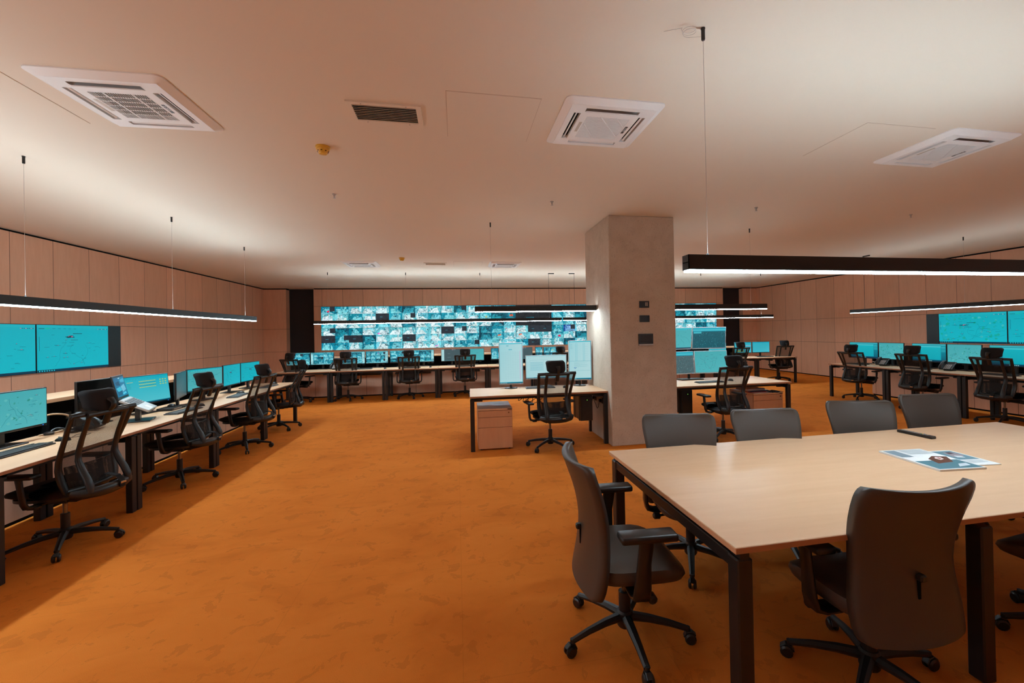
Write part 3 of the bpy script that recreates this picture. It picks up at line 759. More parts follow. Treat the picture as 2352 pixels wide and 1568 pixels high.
def d_cams(d, rng, nx=4, ny=3, side=True, dark=False, top=True):
    d.poly([(0,0), (1,0), (1,1), (0,1)], (C(20,70,80),)*4)
    x0 = .10 if side == 'l' else .01; x1 = .88 if side == 'r' else .99
    if side == 'l': d.rect(0, .04, .10, 1, C(150,205,210))
    if side == 'r': d.rect(.88, .04, 1, 1, C(150,205,210)); d.rect(.9, .78, .98, .8, C(60,150,165))
    y1 = .94 if top else .99
    if top: d.rect(0, .94, 1, 1, C(90,180,190))
    w, h = (x1-x0)/nx, (y1-.06)/ny
    for i in range(nx):
        for j in range(ny):
            tile(d, rng, x0+i*w, .06+j*h, x0+(i+1)*w, .06+(j+1)*h, rng.choice(['teal','teal','dark']))
    d.rect(0, 0, 1, .055, C(120,195,205) if not dark else C(10,60,72))
def d_grey(d, rng):
    d.poly([(0,0), (1,0), (1,1), (0,1)], (C(62,84,90),)*4)
    d.rect(0, 0, .13, 1, C(165,210,214)); d.rect(.13, 0, 1, .05, C(60,120,130)); d.rect(.5, .95, .58, .985, C(200,150,175)); d.rect(.6, .955, .68, .98, C(140,170,175))
    d.rect(.3, .62, .42, .64, C(110,140,146)); d.rect(.28, .3, .44, .32, C(110,140,146)); d.rect(0, .6, .13, .605, C(20,90,105))
def d_laptop(d, rng):
    d.poly([(0,0), (1,0), (1,1), (0,1)], (C(10,110,150), C(15,125,165), C(10,120,160), C(5,85,125)))
    for pts, c in (([(.1,.75), (.45,.8), (.5,.55), (.15,.6)], (5,60,95)), ([(.05,.45), (.45,.5), (.55,.3), (.2,.25)], (60,180,205)), ([(.5,.5), (.85,.6), (.95,.3), (.6,.2)], (110,180,205)), ([(.55,.85), (.95,.9), (.95,.7), (.6,.72)], (60,165,195)), ([(.1,.06), (.5,.08), (.5,.28), (.1,.26)], (5,85,120)), ([(.55,.05), (.9,.1), (.85,.2), (.55,.16)], (80,190,215))):
        d.poly(pts, C(*c))
    d.rect(.4, .62, .9, .64, C(40,60,90)); d.rect(.45, .92, .6, .96, C(200,225,225))
D_PAL = dict(map=d_map, dialog=d_dialog, office=d_office, sheet=d_sheet, portrait=d_portrait, doc=d_doc, aerial=d_aerial, off=d_off, faint=d_faint, cams=d_cams, grey=d_grey, laptop=d_laptop)

SEED = [11]
def monitor(label, pl, pr, zb, zt, kind, group=None, zdesk=.75, kw={}, stand='foot', bez=.009, chin=.018, tilt=0, edge='black', base=True):
    """pl, pr: left and right ends of the display as its viewer sees them"""
    pl, pr = V((*pl,0)), V((*pr,0)); d = pr-pl; w = d.length; mid = (pl+pr)/2
    rz = math.atan2(d.y, d.x); h = zt-zb
    t = thing('monitor', label, 'monitor', (mid.x, mid.y, zdesk), rz, group)
    z0 = zb-zdesk
    RX = Matrix.Rotation(-tilt, 3, 'X') if tilt else None
    b = MB()
    b.box((-w/2, 0, z0), (w/2, .022, z0+h), bev=.003)
    b.box((-w*.34, .018, z0+h*.12), (w*.34, .045, z0+h*.8), bev=.012)
    pn = b.build('display_housing', M['grey_plastic'] if edge == 'grey' else M['black'], t, smooth=40)
    SEED[0] += 1
    dr = Draw(w-2*bez, h-bez-chin)
    D_PAL[kind](dr, random.Random(SEED[0]), **kw)
    sc = dr.b.build('display', M['dark_glass'] if kind in ('off',) else M['video'] if kind == 'cams' else M['screen'], t, smooth=0)
    sc.location = (0, 0, z0+chin)
    ld = MB().box((w/2-.045, -.0015, z0+.005), (w/2-.037, .001, z0+.011)).build('power_light', M['blue_led'], t, smooth=0)
    if tilt:
        pv = z0+h/2
        for o in (pn, sc, ld):
            o.rotation_euler = (-tilt, 0, 0)
            off = (o.location.z-pv); o.location = (0, off*math.sin(tilt), pv+off*math.cos(tilt))
    if stand == 'foot':
        b = MB(); b.box((-.028, .028, .004), (.028, .058, z0+h*.5), bev=.006); b.build('stand_neck', M['black'], t)
        b = MB(); b.box((-.125, -.055, 0), (.125, .125, .012), bev=.004); b.build('stand_base', M['black'], t)
    elif stand == 'pole':
        b = MB(); b.cyl((0,.075,0), (0,.075,z0+h*.55), .018); b.box((-.06,.03,z0+h*.45), (.06,.08,z0+h*.6), bev=.01); b.build('stand_neck', M['black'], t)
        MB().lathe([(.10,0), (.10,.008), (.03,.014)], (0,.075,0), 24).build('stand_base', M['black'], t)
    return t

# ------------------------------------------------------------------ small desk equipment
def keyboard_proto():
    t = thing('keyboard', '', 'keyboard', group='black keyboards on the desks')
    b = MB(); b.box((-.225,-.075,0), (.225,.075,.012), bev=.004); b.box((-.2,.05,.008), (.2,.07,.02), bev=.004); b.build('body', M['black'], t)
    b = MB()
    for r in range(6):
        y = .055-.0205*r-(.006 if r else 0)
        for x0, x1, n in ((-.212,.075,15), (.087,.142,3), (.153,.215,4)):
            if r == 0 and x0 > .1: continue
            st = (x1-x0)/n
            for k in range(n):
                b.box((x0+st*k+.0012, y-.0085, .011), (x0+st*(k+1)-.0012, y+.0085, .0185))
    b.build('keys', M['grey_key'], t, smooth=0)
    return t
M['grey_key'] = mat('key_caps', (.045,.043,.042), .5)
def mouse_proto():
    t = thing('computer_mouse', '', 'mouse', group='black mice on the desks')
    def sh(u, v):
        a = 2*PI*u; r = math.sin(PI/2*min(1, v*1.0)); z = math.cos(PI/2*v)
        return V((.031*r*math.cos(a), .056*r*math.sin(a), .036*z**.8*(1-.18*r*math.sin(a)))), V((0,0,1))
    MB().grid(sh, 20, 7).build('shell', M['black'], t, smooth=80)
    MB().box((-.003,.018,.026), (.003,.034,.0375), bev=.002).build('scroll_wheel', M['grey_plastic'], t)
    return t
def phone_proto():
    """desk telephone, front towards -y"""
    t = thing('desk_phone', '', 'telephone', group='black desk telephones')
    T = Matrix.Rotation(.72, 3, 'X')
    b = MB(); b.box((-.10,-.10,.015), (.10,.10,.04), bev=.006, rot=T, piv=(0,-.10,.015)); bd = b.build('phone_body', M['black'], t)
    b = MB(); b.prism([(-.07,-.03), (.07,-.03), (.07,.07), (-.07,.07)], 0, .03); b.box((-.05,.045,.0), (.05,.065,.12), bev=.004); b.build('phone_stand', M['black'], t)
    b = MB()
    for r in range(4):
        for k in range(3): b.box((-.005+.022*k,-.085+.02*r,.039), (.013+.022*k,-.07+.02*r,.0435), rot=T, piv=(0,-.10,.015))
    # the buttons must turn about the body's own hinge
    vs = []
    b = MB()
    for r in range(5):
        for k in range(4):
            c = V((-.02+.026*k, -.085+.024*r, .041)); pv = V((0,-.10,.015))
            h = [V((sx*.009, sy*.008, sz*.003)) for sx in (-1,1) for sy in (-1,1) for sz in (-1,1)]
            p = [T @ (c+q-pv)+pv for q in h]
            b.add(p, [(0,1,3,2), (4,6,7,5), (0,4,5,1), (2,3,7,6), (0,2,6,4), (1,5,7,3)])
    b.build('keypad', M['silver'], t, smooth=0)
    pv = V((0,-.10,.015))
    W = lambda x, y, z: tuple(T @ (V((x,y,z))-pv)+pv)
    b = MB(); b.sweep([W(-.075,-.10,.05), W(-.075,-.085,.062), W(-.075,-.04,.078), W(-.075,.04,.078), W(-.075,.085,.062), W(-.075,.10,.05)], [.05,.052,.042,.042,.052,.05], [.026,.03,.02,.02,.03,.026], side=(1,0,0))
    b.build('handset', M['black'], t, smooth=60)
    MB().add([W(-.03,.045,.0408), W(.085,.045,.0408), W(.085,.085,.0408), W(-.03,.085,.0408)], [(0,1,2,3)]).build('phone_display', M['dark_glass'], t, smooth=0)
    return t
# ------------------------------------------------------------------ linear pendant lamps
LZ = 1.912
def lamp(label, x0y0, x1y1, wires, feeds=(), coil=None, up=True, kind=''):
    a, c = V((*x0y0,0)), V((*x1y1,0)); d = c-a; L = d.length
    t = thing('linear_pendant_lamp', label, 'lamp', (a.x, a.y, LZ), math.atan2(d.y, d.x), 'black linear pendant lamps')
    b = MB(); w, h = .031, .078
    b.box((0,-w,0), (L,-w+.004,h)); b.box((0,w-.004,0), (L,w,h)); b.box((0,-w,0), (.004,w,h)); b.box((L-.004,-w,0), (L,w,h)); b.box((0,-w+.002,h/2-.003), (L,w-.002,h/2+.003))
    b.build('housing', M['metal_black'], t, smooth=0)
    MB().box((.005,-w+.004,-.010), (L-.005,w-.004,.006)).build('lower_diffuser', M['lamp_down'+kind], t, smooth=0)
    if up: MB().box((.005,-w+.005,h-.006), (L-.005,w-.005,h-.001)).build('upper_diffuser', M['lamp_up'+(kind if kind in ('_dim', '_island') else '')], t, smooth=0)  # on island lamps this is an added glow to brighten the ceiling
    top = HC-LZ
    for x in wires:
        MB().cyl((x,0,h-.002), (x,0,top-.05), .0013, n=5).build('suspension_wire', M['wire'], t)
        b = MB(); b.lathe([(.008,top-.065), (.010,top-.06), (.010,top-.008), (.0115,top-.006), (.0115,top)], (x,0,0), 12)
        b.build('ceiling_anchor', M['metal_black'], t)
        MB().cyl((x,0,h-.003), (x,0,h+.012), .006, n=8).build('wire_clip', M['metal_black'], t)
    for x, s in feeds:
        MB().tube([(x,0,h), (x+.004,0,h+.4), (x-.003,0,top-.3), (x,0,top-.02)], .004).build('power_cable', M['black'], t)
        MB().box((min(x-.012,x+s*.15), -.016, top-.024), (max(x+.012,x+s*.15), .016, top), bev=.003).build('cable_canopy', M['metal_black'], t)
    if coil:
        p = [(coil-.20, .05, top-.006)]
        for i in range(56):
            an = i/55*2*PI*2.3; p.append((coil-.085-.035*math.cos(an)+.012*i/55, .03*math.sin(an)+.008*i/55, top-.012-.02*i/55))
        p.append((coil-.002, 0, top-.045))
        MB().tube(p, .0011, 4).build('wire_coil', M['wire'], t)
    return t
lamp('left pendant lamp over the desk row with the laptop', (-3.66,8.745), (-3.62,-1.5), (.37,2.34,4.30,6.26,8.2))
lamp('right pendant lamp over the desk row below the map screens', (9.21,8.565), (9.19,-1.5), (2.32,4.28,6.2,8.1), ((.35,1),), kind='_dim')
lamp('rear pendant lamp, left length in front of the camera wall', (-3.50,11.535), (2.83,11.365), (.34,2.23,4.13), ((5.99,1),))
lamp('rear pendant lamp, right length ending near the right niche', (2.87,11.36), (9.22,11.13), (1.9,4.08,5.98), ((.33,-1),))
lamp('pendant lamp over the island desk left of the concrete column', (.262,6.22), (2.075,6.18), (.245,), kind='_island')
lamp('pendant lamp over the island desk right of the concrete column', (3.09,6.14), (4.94,6.11), (1.58,), kind='_island')
lamp('nearest pendant lamp hanging over the conference table', (1.19,2.06), (4.46,2.06), (.13,3.14), coil=.13, kind='_table')

# ------------------------------------------------------------------ ceiling air conditioners
def plate_holes(b, xs, ys, hole, z0, z1):
    """flat plate of a grid of cells with some cells left open, with walls round the openings"""
    nx, ny = len(xs)-1, len(ys)-1
    solid = lambda i, j: 0 <= i < nx and 0 <= j < ny and not hole(i, j)
    for i in range(nx):
        for j in range(ny):
            if not solid(i, j): continue
            xa, xb, ya, yb = xs[i], xs[i+1], ys[j], ys[j+1]
            b.add([(xa,ya,z0), (xb,ya,z0), (xb,yb,z0), (xa,yb,z0)], [(3,2,1,0)])
            for (di, dj, p, q_) in ((-1,0,(xa,ya),(xa,yb)), (1,0,(xb,yb),(xb,ya)), (0,-1,(xb,ya),(xa,ya)), (0,1,(xa,yb),(xb,yb))):
                if 0 <= i+di < nx and 0 <= j+dj < ny and hole(i+di, j+dj):
                    b.add([(*p,z0), (*q_,z0), (*q_,z1), (*p,z1)], [(0,1,2,3)])
def cassette(style):
    t = thing('ceiling_air_conditioner', '', 'air conditioner', group='ceiling cassette air conditioners')
    H = .365; zb = -.034
    b = MB()
    rr = lambda h, r, n=5: [(sx*(h-r)+r*math.cos(a0+PI/2*k/n), sy*(h-r)+r*math.sin(a0+PI/2*k/n)) for sx, sy, a0 in ((1,1,0), (-1,1,PI/2), (-1,-1,PI), (1,-1,3*PI/2)) for k in range(n+1)]
    o, i_ = rr(H, .045), rr(H-.05, .03); n = len(o)
    vs = [(x,y,0) for x,y in o]+[(x,y,-.008) for x,y in o]+[(x,y,zb) for x,y in i_]
    fs = [(j, j+n, (j+1) % n+n, (j+1) % n) for j in range(n)]+[(j+n, j+2*n, (j+1) % n+2*n, (j+1) % n+n) for j in range(n)]
    b.add(vs, [f[::-1] for f in fs])
    S1 = H-.0505; g = .165; so, si = .272, .222; sl = .20
    xs = [-S1,-so,-si,-sl,-g,g,sl,si,so,S1]
    mid = lambda k: (xs[k]+xs[k+1])/2
    def hole(i, j):
        x, y = abs(mid(i)), abs(mid(j))
        if x < g and y < g: return True
        if si < x < so and y < sl: return True
        if si < y < so and x < sl: return True
        return False
    plate_holes(b, xs, xs, hole, zb, -.006)
    # corners of the inner sheet follow the rounded skirt
    b.build('front_panel', M['white'], t, smooth=30)
    b = MB(); b.box((-S1,-S1,-.0065), (S1,S1,-.004)); b.build('dark_interior', M['gap'], t, smooth=0)
    b = MB()
    if style == 'lattice':
        for k in range(24):
            x = -g+2*g*(k+.5)/24; b.box((x-.0016,-g,zb+.001), (x+.0016,g,zb+.004))
        for k in range(7):
            y = -g+2*g*k/6; b.box((-g,y-.002,zb), (g,y+.002,zb+.004))
        for k in (-.08,.08): b.box((k-.004,-g,zb), (k+.004,g,zb+.005))
    else:
        for k in range(30):
            y = -g+2*g*(k+.5)/30; b.box((-g,y-.0030,zb+.001), (g,y+.0030,zb+.004))
        for x0, x1 in ((-.16,-.02), (-.06,.16), (.06,.16)):
            b.sweep([(x0,-g if x0 > -.1 else -g+.11,zb), (x1,g if x1 < .1 else (.12 if x0 < 0 else -.04),zb)], .008, .006, side=(1,0,0))
    b.build('intake_grille', M['white'], t, smooth=0)
    for k in range(4):
        fl = MB(); m_ = (so+si)/2
        fl.sweep([(m_-.022,0,zb+.002), (m_-.006,0,zb-.005), (m_+.012,0,zb-.014)] if k == 0 else [(m_-.004,0,zb+.012), (m_+.003,0,zb+.007), (m_+.009,0,zb+.006)], sl*2-.015, .0025, side=(0,1,0))
        fl.build('air_flap', M['white'], t).rotation_euler = (0,0,{0:-PI/2, 1:0, 2:PI/2, 3:PI}[k] if False else (-PI/2, PI/2, PI, 0)[k])
    b = MB(); b.box((.178,-.055,zb-.001), (.198,.055,zb+.002)); pl = b.build('badge', M['black'], t, smooth=0)
    # lettering: white emblem and four letters
    b = MB(); zt = zb-.0016
    def stroke(pts, th=.0022):
        for (xa,ya), (xb,yb) in zip(pts, pts[1:]):
            l = math.hypot(xb-xa, yb-ya) or 1; ox, oy = -(yb-ya)/l*th/2, (xb-xa)/l*th/2
            b.add([(.188-(ya+oy-.006),xa+ox,zt), (.188-(yb+oy-.006),xb+ox,zt), (.188-(yb-oy-.006),xb-ox,zt), (.188-(ya-oy-.006),xa-ox,zt)], [(0,1,2,3)])
    cir = lambda cx, cy, r, a0=0, a1=2*PI, n=12: [(cx+r*math.cos(a0+(a1-a0)*k/n), cy+r*math.sin(a0+(a1-a0)*k/n)) for k in range(n+1)]
    stroke(cir(-.036,.006,.0055), .003)
    x = -.016
    stroke(cir(x,.006,.0055,.7,2*PI-.2)); stroke([(x+.001,.006), (x+.0055,.006)])
    x += .013; stroke([(x-.004,0), (x-.004,.012), (x+.003,.011), (x+.003,.007), (x-.004,.006)]); stroke([(x-.001,.006), (x+.004,0)])
    for q_ in range(2):
        x += .012; stroke([(x+.004,0), (x-.004,0), (x-.004,.012), (x+.004,.012)]); stroke([(x-.004,.006), (x+.003,.006)])
    b.build('lettering', M['paper'], pl, smooth=0)
    MB().box((-.197,-.075,zb-.001), (-.175,.075,zb+.002)).build('control_strip', M['grey_strip'], t, smooth=0)
    return t
M['grey_strip'] = mat('control_strip', (.55,.5,.42), .4)
acg = 'ceiling cassette air conditioners'
A1 = cassette('lattice'); A1.location = (-2.095,3.33,HC); A1['label'] = 'ceiling air conditioner with an open square lattice, at the upper left'
A1.rotation_euler = (0,0,-.02)
A2 = cassette('fine'); A2.location = (1.13,3.15,HC); A2['label'] = 'ceiling air conditioner with diagonal ribs, front middle above the column'
dup(A2, (4.395,3.13,HC), 0, 'ceiling air conditioner over the conference table at far upper right')
dup(A2, (-2.06,10.09,HC), 0, 'small distant ceiling air conditioner nearest the left niche')
dup(A2, (1.125,9.97,HC), 0, 'small distant ceiling air conditioner just left of the column top')

def vent(label, loc, w, d):
    t = thing('ceiling_vent', label, 'vent', loc, 0, 'slatted ceiling vents')
    b = MB(); f = .035; z = -.012
    for a, c in (((-w/2,-d/2),(w/2,-d/2+f)), ((-w/2,d/2-f),(w/2,d/2)), ((-w/2,-d/2+f),(-w/2+f,d/2-f)), ((w/2-f,-d/2+f),(w/2,d/2-f))):
        b.box((*a,z), (*c,0))
    b.build('frame', M['ceil'], t, smooth=0)
    b = MB(); n = 9
    R_ = Matrix.Rotation(.7, 3, 'X')
    for k in range(n):
        y = -d/2+f+(d-2*f)*(k+.5)/n
        b.box((-w/2+f,y-.011,z+.003), (w/2-f,y+.011,z+.0045), rot=R_)
    b.build('slats', M['ceil'], t, smooth=0)
    MB().box((-w/2+f,-d/2+f,-.0015), (w/2-f,d/2-f,-.0005)).build('dark_interior', M['gap'], t, smooth=0)
    b = MB()
    for x in (-w*.3, w*.3):
        for y in (-d/2+.017, d/2-.017): b.cyl((x,y,z-.002), (x,y,z+.001), .004, n=8)
    b.build('screws', M['grey_plastic'], t)
vent('slatted ceiling vent between the two nearer air conditioners', (-.471,3.228,HC), .50, .29)
vent('small slatted ceiling vent in the distance before the camera wall', (-.445,9.98,HC), .50, .29)
def hatch(label, loc, w, d):
    t = thing('access_hatch', label, 'ceiling hatch', loc, 0, 'flush access hatches')
    MB().box((-w/2,-d/2,-.003), (w/2,d/2,0)).build('hatch_door', M['ceil'], t, smooth=0)
    b = MB(); g = .0035
    for a, c in (((-w/2-g,-d/2-g),(w/2+g,-d/2)), ((-w/2-g,d/2),(w/2+g,d/2+g)), ((-w/2-g,-d/2),(-w/2,d/2)), ((w/2,-d/2),(w/2+g,d/2))): b.box((*a,-.001), (*c,0))
    b.build('gap_line', mat('hatch_gap', (.56,.44,.34), .9), t, smooth=0)
hatch('flush access hatch left of the air conditioner with diagonal ribs', (.28,3.20,HC), .64, .66)
hatch('flush access hatch at the left edge beside the lattice air conditioner', (-2.95,3.39,HC), .64, .63)
hatch('flush access hatch by the far upper right air conditioner', (3.55,3.13,HC), .66, .64)
hatch('small distant flush access hatch beside the rear vent', (.28,9.97,HC), .64, .65)
def detector(label, loc):
    t = thing('smoke_detector', label, 'smoke detector', loc, 0, 'yellow smoke detectors')
    MB().lathe([(.058,0), (.058,-.012), (.050,-.018)][::-1], n=24).build('mounting_base', M['yellow'], t)
    MB().lathe([(.020,-.064), (.030,-.062), (.035,-.056), (.036,-.046), (.044,-.04), (.052,-.03), (.053,-.016)], n=24).build('sensor_head', M['yellow'], t)
    b = MB()
    for k in range(8):
        a = 2*PI*k/8; b.box((-.006,.0395,-.044), (.006,.0445,-.037), rot=Matrix.Rotation(a, 3, 'Z'), piv=(0,0,-.04))
    b.build('smoke_slots', M['gap'], t, smooth=0)
detector('yellow smoke detector on the ceiling below the nearer vent', (-1.085,3.885,HC))
detector('small distant yellow smoke detector near the rear air conditioners', (-1.095,9.27,HC))
def sprinkler(label, loc):
    t = thing('sprinkler_head', label, 'sprinkler', loc, 0, 'small metal sprinklers')
    MB().lathe([(.006,-.03), (.011,-.028), (.011,-.008), (.022,-.006), (.022,.004)], n=14).build('body', M['silver'], t)
    MB().lathe([(.015,-.046), (.015,-.043), (.004,-.042), (.004,-.03)], n=12).build('deflector', M['silver'], t)
sprinkler('small metal ceiling sprinkler below the yellow smoke detector', (-1.33,5.16,HC))
sprinkler('small metal ceiling sprinkler left of the column top', (1.18,5.12,HC))
sprinkler('small metal ceiling sprinkler in the dark area at the right', (6.51,5.06,HC))
sprinkler('tiny ceiling sprinkler just right of the column top', (3.95,5.03,HC))

# ------------------------------------------------------------------ display walls
VX0, VP = -4.435, 1.305
def vwall():
    zt, zb = 2.59, 1.13; hh = (zt-zb)/2
    for r in range(2):
        for c in range(11):
            x0 = VX0+VP*c; xm = x0+VP/2
            if 3.4 < xm < 7.7: pass
            y = BWY(xm)
            row = ('upper', 'lower')[r]; lab = None
            t = thing('video_wall_panel', '', 'display panel', (xm, y, zt-hh*(r+1)), math.atan(-.0257), 'video wall panels of camera images')
            t['label'] = f'{row} video wall panel, ' + ('at the left end', 'second from the left end', 'third from the left end', 'fourth from the left end', 'fifth from the left end', 'mostly blank one left of the column', 'seventh from the left, beside the blank one', 'behind the column, left part', 'fourth from the right end, by the column', 'second from the right end', 'at the right end beside the niche')[c]
            MB().box((-VP/2+.001,-.012,.001), (VP/2-.001,.0,hh-.001)).build('bezel', M['black'], t, smooth=0)
            d = Draw(VP-.006, hh-.006, y=-.0135); rng = random.Random(1000*r+c)
            d.poly([(0,0), (1,0), (1,1), (0,1)], (C(30,34,38),)*4)
            if c == 5 and r == 0:
                d.poly([(0,0), (1,0), (1,1), (0,1)], (C(40,42,46), C(38,40,44), C(34,36,40), C(36,38,42)))
                d.rect(.29,.34,.50,.40,C(20,130,150))
                for k in range(6): d.rect(.30+.032*k,.352,.322+.032*k,.388,C(40,42,46))
            else:
                for i in range(3):
                    for j in range(3):
                        md = None
                        if c == 5 and r == 1: md = ('bright','off','off','bright','bright','bright','teal','off','bright')[(2-j)*3+i]
                        tile(d, rng, i/3, j/3, (i+1)/3, (j+1)/3, md)
            d.b.build('display', M['video'], t, smooth=0).location = (0,0,.003)
vwall()
def side_screen(label, loc, rz, w, h, **kw):
    t = thing('wall_display', label, 'wall screen', loc, rz, 'wall screens with maps')
    MB().box((-w/2,-.02,0), (w/2,.0,h)).build('bezel', M['black'], t, smooth=0)
    SEED[0] += 1
    d = Draw(w-.012, h-.012, y=-.0215); d_map(d, random.Random(SEED[0]), **kw)
    d.b.build('display', M['screen'], t, smooth=0).location = (0,0,.006)
side_screen('left wall map screen next to the dark side strip', (XL, (7.683+9.022)/2, 1.13), PI/2, 1.34, .732, cluster=(.42,.74))
side_screen('left wall map screen cut by the left picture edge', (XL, 7.0, 1.13), PI/2, 1.34, .732, cluster=(.42,.60))
side_screen('right wall map screen next to the dark side strip', (XR, (8.447+7.117)/2, 1.153), -PI/2, 1.325, .705, cluster=(.40,.60), green=True)
side_screen('right wall map screen cut by the right picture edge', (XR, 6.444, 1.153), -PI/2, 1.325, .705, cluster=None)
def blank(label, loc, rz, w, h):
    tag(MB().box((-w/2,-.02,0), (w/2,.006,h), bev=.002).build('blank_panel', mat('blank_panel', (.012,.014,.016), .35), loc=loc, rot=(0,0,rz)), label, 'panel', 'black strips beside the map screens')
blank('black vertical strip beside the left wall map screen', (XL, (9.024+9.317)/2, 1.125), PI/2, .29, .738)
blank('black vertical strip beside the right wall map screen', (XR, (8.73+8.45)/2, 1.105), -PI/2, .275, .752)
# ------------------------------------------------------------------ desk rows
ROWB = math.atan(-.0265)
def BK(u, v):                               # back row frame: u along the row from its left end, v towards the back wall
    c, s = math.cos(ROWB), math.sin(ROWB)
    return (-4.30+u*c-v*s, 11.10+u*s+v*c)
LJ = [3.405, 4.665, 6.01, 7.415, 8.77]; LX = -2.955
names = ('front left desk carrying the tall map monitor', 'left row desk carrying the open laptop', 'left row desk behind the laptop, with two angled monitors', 'far end desk of the left row')
g = 'maple desks in the left row'
desk('office_desk', 'left row desk mostly cut off by the left picture edge', 1.33, (LX, 2.73, 0), PI/2, group=g)
for i in range(4):
    desk('office_desk', names[i], LJ[i+1]-LJ[i]-.006, (LX, (LJ[i]+LJ[i+1])/2, 0), PI/2, group=g)
RJ = [8.42, 7.105, 5.79, 4.475]; RX = 8.40
names = ('right row desk at the far end, with the open leg frame', 'right row desk in the middle, under two telephones', 'right row desk cut off by the right picture edge')
for i in range(3):
    desk('office_desk', names[i], RJ[i]-RJ[i+1]-.006, (RX, (RJ[i]+RJ[i+1])/2, 0), -PI/2, group='maple desks in the right row')
ords = ('at its left end', 'second from its left end', 'third from its left end', 'fourth from its left end', 'fifth from its left end', 'sixth, behind the left island screens', 'seventh, behind the concrete column', 'eighth, behind the concrete column', 'ninth, behind the four stacked island monitors', 'second from its right end', 'at its right end with an open leg frame')
WB_ = 13.97/11
for i in range(11):
    x, y = BK((i+.5)*WB_, 0)
    desk('office_desk', 'back row desk, '+ords[i], WB_-.006, (x,y,0), ROWB, group='maple desks in the back row', tray=i in (1,2,3,4,9))
console('low console cabinet behind the left desk row, pale ledge on top', -2.6, 3.9, (LX, 4.9, 0), PI/2, .895, M['console_x'])
x, y = BK(0, 0); console('long console cabinet behind the back desk row, under the video wall', .05, 13.0, (x,y,0), ROWB, .945, M['console_x'])
console('console cabinet behind the right desk row', -2.0, 2.1, (RX, 6.3, 0), -PI/2, 1.06, M['console_x'])
desk('office_desk', 'island desk left of the concrete column', 1.94, (1.125,5.79,0), -.03, depth=.86, group='island desks beside the column')
desk('office_desk', 'island desk right of the concrete column', 2.05, (4.115,5.84,0), -.012, depth=.93, group='island desks beside the column')
conference_table((1.043,1.484,0), 0, 3.52, 1.40)

# ------------------------------------------------------------------ chairs
oc = make_task_chair(); R_ = math.radians
spots = [(-3.04,4.00,83,0,'nearest black mesh chair at the front left desk'),
 (-3.08,5.48,88,0,'black mesh chair beside the open laptop, second in the left row'),
 (-3.01,6.82,82,0,'black mesh chair third in the left row'),
 (-3.07,8.17,100,8,'black mesh chair at the far end of the left row, seen side on'),
 (-3.82,11.42,-26,0,'black mesh chair at the back row left end, behind the side-on chair'),
 (-2.69,11.40,3,0,'black mesh chair at the second back row desk, under the video wall'),
 (-1.20,11.28,5,0,'black mesh chair at the third back row desk'),
 (.19,11.24,2,0,'black mesh chair at the fourth back row desk, left of the island desk'),
 (2.60,11.2,18,0,'distant black mesh chair showing between the left island screens'),
 (1.25,5.80,8,0,'black mesh chair at the island desk left of the column'),
 (3.82,5.66,3,0,'black mesh chair at the island desk right of the column'),
 (7.80,10.95,1,0,'distant black mesh chair behind the right island desk'),
 (9.50,11.25,-6,0,'black mesh chair at the right end of the back row'),
 (8.66,7.84,-79,5,'black mesh chair at the far end of the right row'),
 (8.54,6.50,-84,0,'black mesh chair in the middle of the right row'),
 (8.52,5.27,-87,0,'black mesh chair nearest the right picture edge in the right row')]
oc.location = (*spots[0][:2],0); oc.rotation_euler = (0,0,R_(spots[0][2])); oc['label'] = spots[0][4]
for x, y, a, rec, l in spots[1:]:
    c = dup(oc, (x,y,0), R_(a), l)
    if rec:                                  # this one is tipped back a little
        for k in [k for k in COL.objects if k.parent == c and k.name.split('.')[0] in ('back_frame','mesh_panel','lumbar_support','back_support','back_crosspiece','headrest','headrest_bracket')]:
            q = R_(rec); k.rotation_euler = (q,0,0)
            k.location = (0, -.12+.12*math.cos(q)+.42*math.sin(q), .42+.12*math.sin(q)-.42*math.cos(q))
cc = make_conference_chair()
spots = [(.84,2.13,-94,'conference chair with armrests at the left end of the table'),
 (1.81,1.63,-2,'conference chair seen from behind at the near side of the table'),
 (1.56,2.71,169,'conference chair across the table, leftmost of the far four'),
 (2.30,2.70,174,'conference chair across the table, second from left of the far four'),
 (3.27,2.82,166,'conference chair across the table, third from left of the far four'),
 (4.16,2.93,173,'conference chair across the table, rightmost of the far four'),
 (3.05,1.58,4,'conference chair partly cut off by the right picture edge')]
cc.location = (*spots[0][:2],0); cc.rotation_euler = (0,0,R_(spots[0][2])); cc['label'] = spots[0][3]
for x, y, a, l in spots[1:]: dup(cc, (x,y,0), R_(a), l)

# ------------------------------------------------------------------ monitors
gL, gB, gR = 'monitors on the left row', 'monitors on the back row', 'monitors on the right row'
monitor('map monitor at the left picture edge, in front of the nearest chair', (-3.62,3.88), (-3.60,4.575), .862, 1.197, 'map', gL, kw=dict(pale=True, green=True, cluster=None, bar=False))
monitor('switched-off dark monitor behind the laptop', (-3.62,4.905), (-3.63,5.40), .87, 1.205, 'off', gL)
monitor('monitor with yellow table cells right of the laptop', (-3.60,5.42), (-3.475,6.01), .855, 1.192, 'office', gL, tilt=.12)
monitor('grey angled monitor, left of the pair in the third desk bay', (-3.34,5.90), (-3.53,6.445), .862, 1.185, 'faint', gL)
monitor('bright map monitor, right of the pair in the third desk bay', (-3.53,6.455), (-3.365,6.99), .875, 1.192, 'map', gL, kw=dict(pale=True, cluster=None))
monitor('dark teal map monitor, left of the pair at the far end of the left row', (-3.47,7.23), (-3.49,7.79), .858, 1.19, 'map', gL, kw=dict(bar=False, cluster=(.4,.62)))
monitor('teal map monitor, right of the pair at the far end of the left row', (-3.49,7.80), (-3.43,8.34), .862, 1.19, 'map', gL, kw=dict(bar=False, cluster=(.5,.62)))
